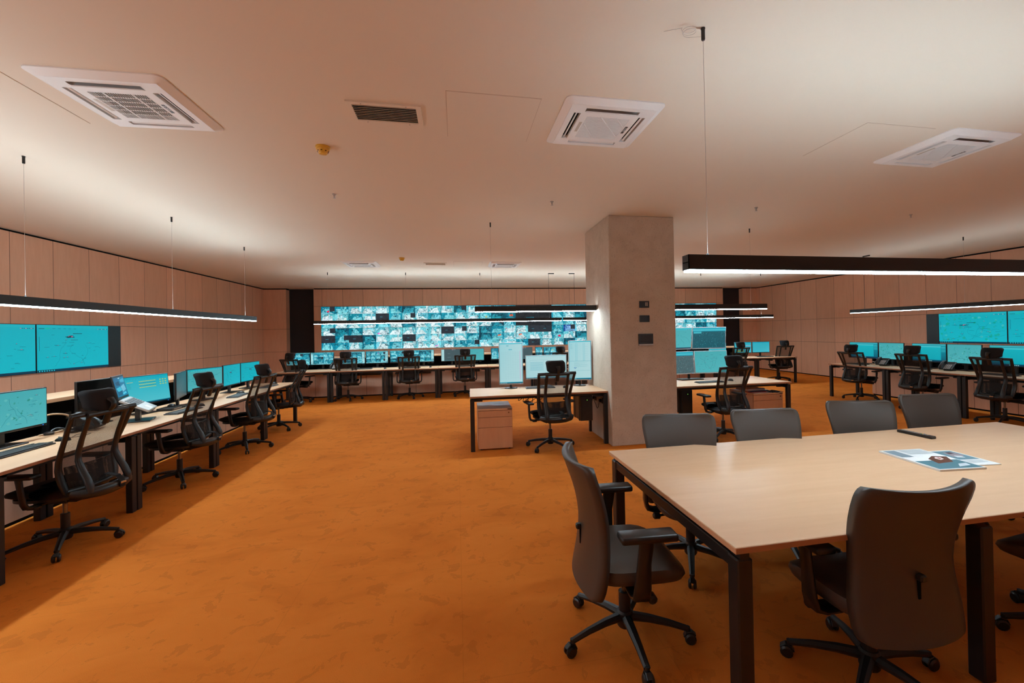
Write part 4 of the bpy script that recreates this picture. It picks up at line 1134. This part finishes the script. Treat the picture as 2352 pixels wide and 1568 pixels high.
bm = [(-4.29,-3.72,11.95,'cams',dict(nx=3,ny=3,side='l'),'camera monitor at the left end of the back row'),
 (-3.71,-3.14,11.92,'cams',dict(nx=4,ny=3,side='l'),'camera monitor beside the back row telephone'),
 (-2.94,-2.37,11.87,'cams',dict(nx=4,ny=4,side='r'),'camera monitor behind the chair at the second back row desk'),
 (-2.355,-1.79,11.86,'cams',dict(nx=4,ny=3,side='r'),'camera monitor right of the chair at the second back row desk'),
 (-1.75,-1.175,11.84,'cams',dict(nx=3,ny=3,side=True,dark=True),'camera monitor left of the headrest at the third back row desk'),
 (-1.165,-.61,11.83,'cams',dict(nx=3,ny=3,side='r'),'camera monitor right of the headrest at the third back row desk'),
 (-.423,.145,11.79,'grey',{},'grey window monitor at the fourth back row desk'),
 (.15,.726,11.78,'map',dict(pale=True,cluster=None,bar=False),'pale map monitor at the fourth back row desk'),
 (.91,1.475,11.74,'cams',dict(nx=3,ny=2,side=True,dark=True,top=False),'dark camera monitor left of the tall island screen'),
 (1.50,2.065,11.74,'grey',{},'grey monitor showing right of the tall left island screen'),
 (2.14,2.345,11.70,'cams',dict(nx=2,ny=2,side=True,top=False),'narrow turned camera monitor above the middle island screen'),
 (2.37,2.935,11.70,'cams',dict(nx=3,ny=2,side=True),'camera monitor behind the distant chair headrest'),
 (7.28,7.85,11.42,'sheet',dict(),'monitor with yellow bar showing right of the four island monitors'),
 (8.08,8.64,11.35,'sheet',dict(),'spreadsheet monitor, left of the last pair in the back row'),
 (8.665,9.24,11.33,'sheet',dict(bar=None),'spreadsheet monitor, right of the last pair in the back row')]
for x0, x1, y, k, kw, l in bm:
    monitor(l, (x0, y+.0), (x1, y-.0147), .858, 1.19, k, gB, kw=kw)
rm = [(8.48,7.79,'dialog','teal window monitor at the far end of the right row'), (7.775,7.215,'map','pale green map monitor at the far end of the right row'),
 (7.08,6.46,'dialog','teal window monitor in the middle of the right row'), (6.45,5.885,'map','pale green map monitor in the middle of the right row'),
 (5.80,5.13,'dialog','teal window monitor nearest the right picture edge')]
for i, (a, c, k, l) in enumerate(rm):
    monitor(l, (9.06,a), (9.06-.03*(i % 2),c), .868, 1.232, k, gR, kw=dict(pale=True, green=True, cluster=None, bar=False) if k == 'map' else {})
gi = 'island desk monitors'
monitor('tall upright monitor with a table, left island desk', (.618,6.45), (.985,6.44), .815, 1.452, 'portrait', gi, stand='pole', edge='grey')
monitor('wide document monitor between the two upright ones', (1.035,6.53), (1.69,6.52), .872, 1.243, 'doc', gi, stand='pole', edge='grey')
monitor('tall upright monitor with a text page, beside the column', (1.70,6.44), (2.062,6.40), .838, 1.459, 'portrait', gi, stand='pole', edge='grey', kw=dict(table=False))
gq = 'four stacked monitors on the right island desk'
q4 = [((3.30,6.52),(3.885,6.58),1.262,1.632,'map',dict(pale=True,cluster=None),'upper left of the four stacked island monitors'),
 ((3.895,6.58),(4.47,6.50),1.262,1.632,'aerial',{},'upper right of the four stacked island monitors, aerial view'),
 ((3.29,6.44),(3.865,6.49),.862,1.238,'aerial',dict(grey=True),'lower left of the four stacked island monitors, grey aerial view'),
 ((3.875,6.49),(4.43,6.41),.862,1.238,'map',dict(pale=True,cluster=None,bar=False),'lower right of the four stacked island monitors')]
for a, c, zb, zt, k, kw, l in q4: monitor(l, a, c, zb, zt, k, gq, kw=kw, stand=None, edge='grey', tilt=(-.10 if zb > 1 else .10))
t = thing('monitor_stand', 'black post stand carrying the four stacked monitors', 'stand', (3.88,6.685,.75))
MB().cyl((0,0,.0), (0,0,.82), .022).build('post', M['metal_black'], t)
MB().box((-.20,-.14,0), (.20,.06,.014), bev=.005).build('stand_base', M['metal_black'], t)
b = MB()
for z in (.30,.70):
    b.box((-.33,-.02,z-.02), (.33,.02,z+.02), bev=.005)
    for x in (-.29,.29): b.box((x-.05,-.055 if z > .5 else -.075,z-.05), (x+.05,-.015,z+.05), bev=.008)
b.build('cross_arm', M['metal_black'], t)

# ------------------------------------------------------------------ laptop on its riser
t = thing('laptop', 'silver laptop open on a riser behind the nearest chair', 'laptop', (-3.31,5.22,.75), PI/2+.35)
SL = math.radians(30); LH = .165
def tilt_parts(objs):
    for o in objs:
        o.rotation_euler = (SL,0,0); o.location = (0,0,LH)
b = MB(); b.box((-.175,-.13,0), (.175,.13,.022), bev=.006); body = b.build('base', M['silver'], t)
b = MB()
for r in range(5):
    for k in range(13): b.box((-.15+.023*k,-.012+.022*r,.022), (-.131+.023*k,.006+.022*r,.026))
ky = b.build('keys', M['grey_key'], t, smooth=0)
tp = MB().box((-.055,-.115,.0215), (.045,-.055,.0235)).build('touchpad', mat('touchpad', (.72,.70,.67), .35), t, smooth=0)
tilt_parts([body, ky, tp])
RS = Matrix.Rotation(math.radians(-8), 3, 'X')
hz = LH+.13*math.sin(SL)+.018
lid = MB().box((-.175,0,0), (.175,.012,.245), bev=.004).build('lid', M['black'], t)
dd = Draw(.32,.20); d_laptop(dd, random.Random(3)); ds = dd.b.build('display', M['screen'], t, smooth=0)
for o, z in ((lid,0), (ds,.025)):
    o.rotation_euler = (math.radians(-12),0,0); o.location = (0,.108+z*math.sin(math.radians(12)),hz+z*math.cos(math.radians(12)))
t2 = thing('laptop_riser', 'black tilted riser under the silver laptop', 'stand', (-3.31,5.22,.75), PI/2+.35)
b = MB(); b.box((-.15,-.13,LH-.014), (.15,.13,LH-.003), bev=.003, rot=Matrix.Rotation(SL,3,'X'), piv=(0,0,LH)); b.build('riser_plate', M['black'], t2)
MB().box((-.13,-.12,0), (.13,.12,.012), bev=.004).build('riser_base', M['black'], t2)
MB().box((-.035,-.02,.01), (.035,.02,LH-.012), bev=.004).build('riser_post', M['black'], t2)

# ------------------------------------------------------------------ keyboards, mice, telephones
kb, ms, ph = keyboard_proto(), mouse_proto(), phone_proto()
ZD = .75
KB = [(-3.36,4.03,PI/2+.02,'black keyboard before the map monitor at the left edge'), (-3.16,5.72,PI/2-.05,'black keyboard right of the laptop'),
 (-3.17,7.00,PI/2+.1,'black keyboard at the third left row desk'), (-3.20,8.12,PI/2,'black keyboard at the far end of the left row'),
 (1.235,6.40,-.05,'black keyboard before the wide document monitor'), (3.93,6.16,.02,'black keyboard before the four stacked monitors'),
 (-3.95,11.50,ROWB,'keyboard at the back row left end'), (-2.35,11.47,ROWB,'keyboard at the second back row desk'), (-1.15,11.40,ROWB,'keyboard at the third back row desk'), (.2,11.38,ROWB,'keyboard at the fourth back row desk'),
 (8.90,11.08,ROWB,'keyboard before the last pair of back row monitors'), (8.78,8.03,-PI/2,'keyboard at the far end of the right row'), (8.74,6.75,-PI/2,'keyboard in the middle of the right row'), (8.74,5.45,-PI/2,'keyboard nearest the right picture edge')]
for i, (x, y, a, l) in enumerate(KB):
    if i == 0: kb.location = (x,y,ZD); kb.rotation_euler = (0,0,a); kb['label'] = l
    else: dup(kb, (x,y,ZD), a, l)
MS = [(-3.33,4.37,PI/2,'mouse beside the keyboard at the left edge'), (-3.20,6.10,PI/2+.3,'mouse right of the laptop keyboard'), (-3.27,7.30,PI/2,'mouse at the third left row desk'), (-3.30,8.60,PI/2,'mouse at the far end of the left row'),
 (1.60,6.30,-.1,'mouse beside the left island keyboard'), (4.36,6.24,.1,'mouse beside the right island keyboard'), (-1.80,11.38,ROWB,'mouse on the bare part of the second back row desk'), (-.68,11.33,ROWB,'mouse on the third back row desk'), (8.70,5.05,-PI/2,'mouse near the right picture edge')]
for i, (x, y, a, l) in enumerate(MS):
    if i == 0: ms.location = (x,y,ZD); ms.rotation_euler = (0,0,a); ms['label'] = l
    else: dup(ms, (x,y,ZD), a, l)
PH = [(-3.05,11.66,ROWB-.25,'desk telephone on the back row beside the second chair'), (-3.50,4.83,PI/2+.2,'desk telephone seen through the nearest mesh chair'), (8.86,7.50,-PI/2+.15,'desk telephone between the far two right row chairs'), (8.86,6.28,-PI/2+.1,'desk telephone between the near two right row chairs')]
for i, (x, y, a, l) in enumerate(PH):
    if i == 0: ph.location = (x,y,ZD); ph.rotation_euler = (0,0,a); ph['label'] = l
    else: dup(ph, (x,y,ZD), a, l)
# small hub with a mouse on it, next to the laptop keyboard
t = thing('docking_box', 'flat black box with a mouse on it beside the laptop', 'device', (-3.42,5.98-.06,ZD), PI/2+.05)
MB().box((-.12,-.08,0), (.12,.08,.032), bev=.004).build('body', M['black'], t); MB().box((-.08,-.0815,.010), (.08,-.0795,.022)).build('ports', M['grey_plastic'], t, smooth=0)
dup(ms, (-3.42,5.95,ZD+.032), PI/2-.4, 'mouse lying on the flat black box')
t = thing('cup', 'black cup by the far telephone of the right row', 'cup', (9.00,7.30,ZD))
MB().lathe([(.030,0), (.036,.10), (.033,.10), (.028,.006)], n=18).build('body', M['black'], t)

# ------------------------------------------------------------------ below and around the island desks
pedestal('drawer pedestal under the left island desk', (.497,5.86,0), -.02)
pedestal('drawer pedestal with papers under the right island desk', (4.84,5.98,0), -.02, w=.52)
def tower(label, loc, rz):
    t = thing('computer_tower', label, 'computer', loc, rz, 'black computer towers hung under the island desks')
    MB().box((-.09,0,0), (.09,.42,.36), bev=.005).build('case', M['metal_black'], t)
    b = MB(); b.box((-.075,-.004,.03), (.075,.001,.34), bev=.002); b.build('front_bezel', M['black'], t)
    MB().box((.006,-.006,.295), (.014,-.003,.303)).build('power_light', M['green_led'], t, smooth=0)
    b = MB(); b.box((-.096,.06,.352), (.096,.09,.371)); b.box((-.096,.32,.352), (.096,.35,.371)); b.box((-.096,.06,-.006), (.096,.09,0)); b.box((-.096,.32,-.006), (.096,.35,0))
    for x in (-.096,.093):
        for y in (.06,.32): b.box((x,y,-.006), (x+.003,y+.03,.371))
    b.build('hanging_bracket', M['metal_black'], t, smooth=0)
tower('computer tower hanging under the left island desk beside the column', (1.82,5.93,.31), -.02)
tower('computer tower hanging under the right island desk beside the column', (3.44,5.99,.31), 0)
for i, (x, y, l) in enumerate(((2.088,6.33,'wall socket with a plug on the column side, farther one'), (2.088,6.02,'wall socket with a plug on the column side, nearer one'))):
    t = thing('power_socket', l, 'socket', (x,y,.58), 0, 'power sockets on the column side')
    MB().box((-.012,-.045,-.045), (0,.045,.045), bev=.003).build('cover_plate', M['black'], t)
    MB().box((-.05,-.02,-.025), (-.011,.02,.02), bev=.006).build('plug', M['black'], t)
    MB().tube([(-.045,0,-.02), (-.06,0,-.10), (-.05,.08,-.13), (-.07,.16,-.02), (-.08,.2,.11)], .004).build('plug_cable', M['black'], t)
t = thing('cable_bundle', 'loose black cables hanging under the left island desk', 'cables', (1.22,6.5,.68))
b = MB()
for k in range(4):
    p = [(-.25+.08*k+.10*math.cos(a)*(.6+.1*k), .02*math.sin(a*2), -.02-.10*abs(math.sin(a/2))-.02*k) for a in [i*.5 for i in range(9)]]
    p[0] = (p[0][0], 0, .0); p[-1] = (p[-1][0], 0, .0); b.tube(p, .005)
b.build('looped_cables', M['black'], t)
MB().tube([(-.12,0,-.01), (0,0,-.12), (.12,.01,-.24), (.28,.02,-.30), (.5,.02,-.26)], .011).build('cable_sleeve', M['black'], t)
# papers on the right pedestal
zp = .565
def sheet(name, label, cat, loc, rz, w, d, h, m_, grp=None):
    t = thing(name, label, cat, loc, rz, grp); MB().box((-w/2,-d/2,0), (w/2,d/2,h), bev=min(.001,h/3)).build('cover', m_, t)
sheet('paper_stack', 'loose white papers lowest in the pile on the drawer pedestal', 'papers', (4.78,6.12,zp), .25, .31, .22, .006, M['paper'], None)
sheet('folder', 'red folder in the pile on the drawer pedestal', 'folder', (4.72,6.16,zp+.006), -.15, .30, .22, .008, M['red'])
sheet('notebook', 'dark blue notebook in the pile on the drawer pedestal', 'notebook', (4.74,6.17,zp+.014), .05, .30, .21, .016, mat('navy_cover', (.02,.02,.06), .4))
sheet('ring_binder', 'grey document folder on top of the pile on the drawer pedestal', 'folder', (4.70,6.22,zp+.030), .12, .34, .26, .03, mat('grey_cover', (.42,.36,.34), .5))
t = thing('glove', 'dark fringed cloth hanging over the pedestal edge beside the papers', 'cloth', (4.98,6.06,zp+.0), .1)
b = MB(); b.grid(lambda u, v: (V((-.07+.14*u,-.08+.17*v,.012+.008*math.sin(7*u)+.006*math.sin(9*v))), V((0,0,1))), 10, 10, .008)
for k in range(5): b.sweep([(.05,-.06+.03*k,.012), (.10,-.07+.035*k,.014), (.135,-.08+.04*k,.008)], .02, .008, side=(0,1,0))
b.build('cloth_body', mat('slate_cloth', (.04,.045,.05), .9), t, smooth=60)
t['label'] = 'dark slate cloth beside the papers on the drawer pedestal'; t.name = 'folded_cloth'

# ------------------------------------------------------------------ on the conference table
t = thing('remote_control', 'black remote control on the far side of the table', 'remote control', (3.46,2.69,ZD), .27+PI/2+.02)
t.rotation_euler = (0,0,math.radians(-88))
b = MB(); b.box((-.125,-.024,0), (.125,.024,.02), bev=.004); b.build('body', M['black'], t)
b = MB(); cols = MB()
for i in range(9):
    for j in range(3): b.box((-.10+.022*i,-.016+.012*j,.0195), (-.089+.022*i,-.008+.012*j,.0215))
b.build('buttons', M['grey_plastic'], t, smooth=0)
for k, c in enumerate(((.7,.1,.05),(.05,.5,.1),(.8,.6,.05),(.05,.2,.6))): MB().box((.03+.006*k,-.016+.009*k,.020), (.036+.006*k,-.009+.009*k,.0223)).build('colour_button', mat('button_colour', c, .4), t, smooth=0)
def magazine(name, label, loc, rz, w, d, h, items):
    t = thing(name, label, 'magazine', loc, rz, 'open magazines on the table')
    MB().box((-w/2,-d/2,0), (w/2,d/2,h), bev=.001).build('pages', M['paper'], t)
    b = MB(); z = h
    for pts, c in items:
        z += .0002
        b.add([((x-.5)*w,(y-.5)*d,z) for x, y in pts], [tuple(range(len(pts)))], 0, c)
    b.build('printed_page', M['print'], t, smooth=0)
m = M['print'] = mat('print_ink', (.5,.5,.5), .45); t = NT(m); at = t.n('ShaderNodeAttribute', attribute_name='Col'); t.base(at.outputs['Color'])
Q = lambda x0, y0, x1, y1: [(x0,y0), (x1,y0), (x1,y1), (x0,y1)]
txt = lambda x0, x1, y0, n, s=.03: [(Q(x0, y0-s*k, x1-(.05 if k % 3 == 2 else 0), y0-s*k+.008), C(150,170,178)) for k in range(n)]
magazine('open_magazine', 'open magazine, left pages with a brown round photo', (2.895,2.175,ZD), -.10, .30, .40, .012,
  [(Q(.03,.02,.97,.40), C(70,120,132)), ([(.35,.25), (.75,.30), (.97,.55), (.70,.60), (.45,.48)], C(92,52,36)), ([(.62,.40), (.75,.44), (.80,.53), (.70,.55), (.60,.48)], C(225,205,195)), ([(.66,.44), (.72,.46), (.73,.51), (.67,.50)], C(190,90,70)),
   ([(.55,.08), (.85,.12), (.9,.22), (.7,.2)], C(205,215,220)), (Q(.03,.6,.30,.95), C(120,140,150))]+txt(.36,.95,.95,9))
magazine('open_magazine', 'open magazine, right page with a grey-blue portrait photo', (3.09,2.165,ZD), -.10, .255, .30, .006,
  [(Q(.06,.35,.94,.95), C(95,135,148)), ([(.5,.55), (.66,.5), (.9,.62), (.86,.86), (.6,.84)], C(150,140,145)), ([(.55,.5), (.72,.46), (.76,.58), (.6,.62)], C(215,222,225)), ([(.62,.72), (.8,.74), (.8,.86), (.66,.84)], C(75,55,65))]+txt(.1,.9,.28,6))

# ------------------------------------------------------------------ devices on the column front
CF = CY0
t = thing('switch_panel', 'upper black switch plate with lit buttons on the column', 'switch', (2.596,CF,1.963), 0, 'black plates on the column')
MB().box((-.075,-.012,-.047), (.075,0,.047), bev=.004).build('cover_plate', M['black'], t)
b = MB()
for i in range(2):
    for j in range(3): b.box((.012+.022*i,-.0135,-.022+.018*j), (.026+.022*i,-.0115,-.010+.018*j))
b.build('button_labels', mat('button_label', (.6,.5,.42), .5), t, smooth=0)
t = thing('switch_panel', 'lower plain black switch plate on the column', 'switch', (2.597,CF,1.762), 0, 'black plates on the column')
MB().box((-.075,-.012,-.047), (.075,0,.047), bev=.004).build('cover_plate', M['black'], t)
MB().box((-.055,-.014,-.030), (.055,-.0115,.033), bev=.001).build('rocker', M['black'], t)
t = thing('touch_panel', 'black touch panel with silver lower strip on the column', 'touch panel', (2.607,CF,1.47))
MB().box((-.107,-.025,-.062), (.107,.006,.078), bev=.003).build('housing', M['black'], t)
MB().box((-.085,-.0265,-.040), (.085,-.0245,.062)).build('display', mat('panel_glass', (.03,.027,.027), .2), t, smooth=0)
MB().box((-.107,-.027,-.085), (.107,0,-.063), bev=.002).build('silver_strip', M['silver'], t)

# cable ends and clutter on the left desk
t = thing('headset', 'black headset lying behind the map monitor at the left', 'headset', (-3.60,4.72,ZD))
b = MB(); b.tube([(.08*math.cos(a), .075*math.sin(a), .03+.012*math.sin(3*a)) for a in [i*PI*1.25/14 for i in range(15)]], .009, 8); b.build('headband', M['black'], t)
for s in (0, 1): MB().lathe([(.01,0), (.034,.003), (.036,.02), (.02,.03)], ((.08,.0,.0), (-.07,-.045,.0))[s], 16).build('ear_cup', M['black'], t)
tag(MB().tube(curve([(-3.72,4.60,.90), (-3.66,4.68,.935), (-3.60,4.77,.91), (-3.60,4.82,.84), (-3.63,4.82,.775), (-3.66,4.76,.759), (-3.70,4.62,.759)]), .008, 8).build('extension_cable', M['tan']), 'tan cable looping up behind the left desk', 'cable')
tag(MB().tube(curve([(-3.42,4.20,.753), (-3.36,4.45,.753), (-3.30,4.55,.753), (-3.33,4.65,.753), (-3.40,4.62,.753), (-3.36,4.5,.7535)]), .002, 5).build('mouse_cable', M['black']), 'thin black mouse cable curling on the nearest left desk', 'cable')

tag(MB().tube(curve([(9.02,7.72,.757), (8.98,7.80,.80), (9.01,7.88,.812), (9.04,7.80,.80), (9.00,7.70,.77), (8.95,7.75,.757), (8.93,7.86,.757), (9.03,7.92,.757)]), .005, 6).build('coiled_cable', M['wire']), 'pale coiled cable beside the far telephone of the right row', 'cable')
# ------------------------------------------------------------------ camera
cam = bpy.data.cameras.new('camera'); co = bpy.data.objects.new('camera', cam); COL.objects.link(co); S.camera = co
F, CX, CY, YAW, PITCH, ROLL = 980.72, 1237.33, 758.19, .1898, .0046, -.0193
cam.sensor_fit = 'HORIZONTAL'; cam.sensor_width = 36; cam.lens = F/2352*36; cam.clip_start = .05
cam.shift_x = (1176-CX)/2352; cam.shift_y = -(784-CY)/2352
fw = V((math.sin(YAW)*math.cos(PITCH), math.cos(YAW)*math.cos(PITCH), math.sin(PITCH)))
rt = V((math.cos(YAW), -math.sin(YAW), 0)); up = rt.cross(fw)
r2 = rt*math.cos(ROLL)+up*math.sin(ROLL); u2 = up*math.cos(ROLL)-rt*math.sin(ROLL)
co.matrix_world = Matrix(((r2.x,u2.x,-fw.x,0), (r2.y,u2.y,-fw.y,0), (r2.z,u2.z,-fw.z,1.6), (0,0,0,1)))
# ------------------------------------------------------------------ look
w = bpy.data.worlds.new('world'); S.world = w; w.use_nodes = True
w.node_tree.nodes['Background'].inputs[0].default_value = (0,0,0,1)
S.view_settings.view_transform = 'Standard'; S.view_settings.look = 'None'; S.view_settings.gamma = 1; S.view_settings.exposure = EXPOSURE
S.view_settings.use_curve_mapping = False
S.cycles.max_bounces = 8; S.cycles.diffuse_bounces = 5; S.cycles.glossy_bounces = 3; S.cycles.transparent_max_bounces = 12
S.cycles.caustics_reflective = False; S.cycles.caustics_refractive = False; S.cycles.sample_clamp_indirect = 6
S.cycles.use_denoising = True
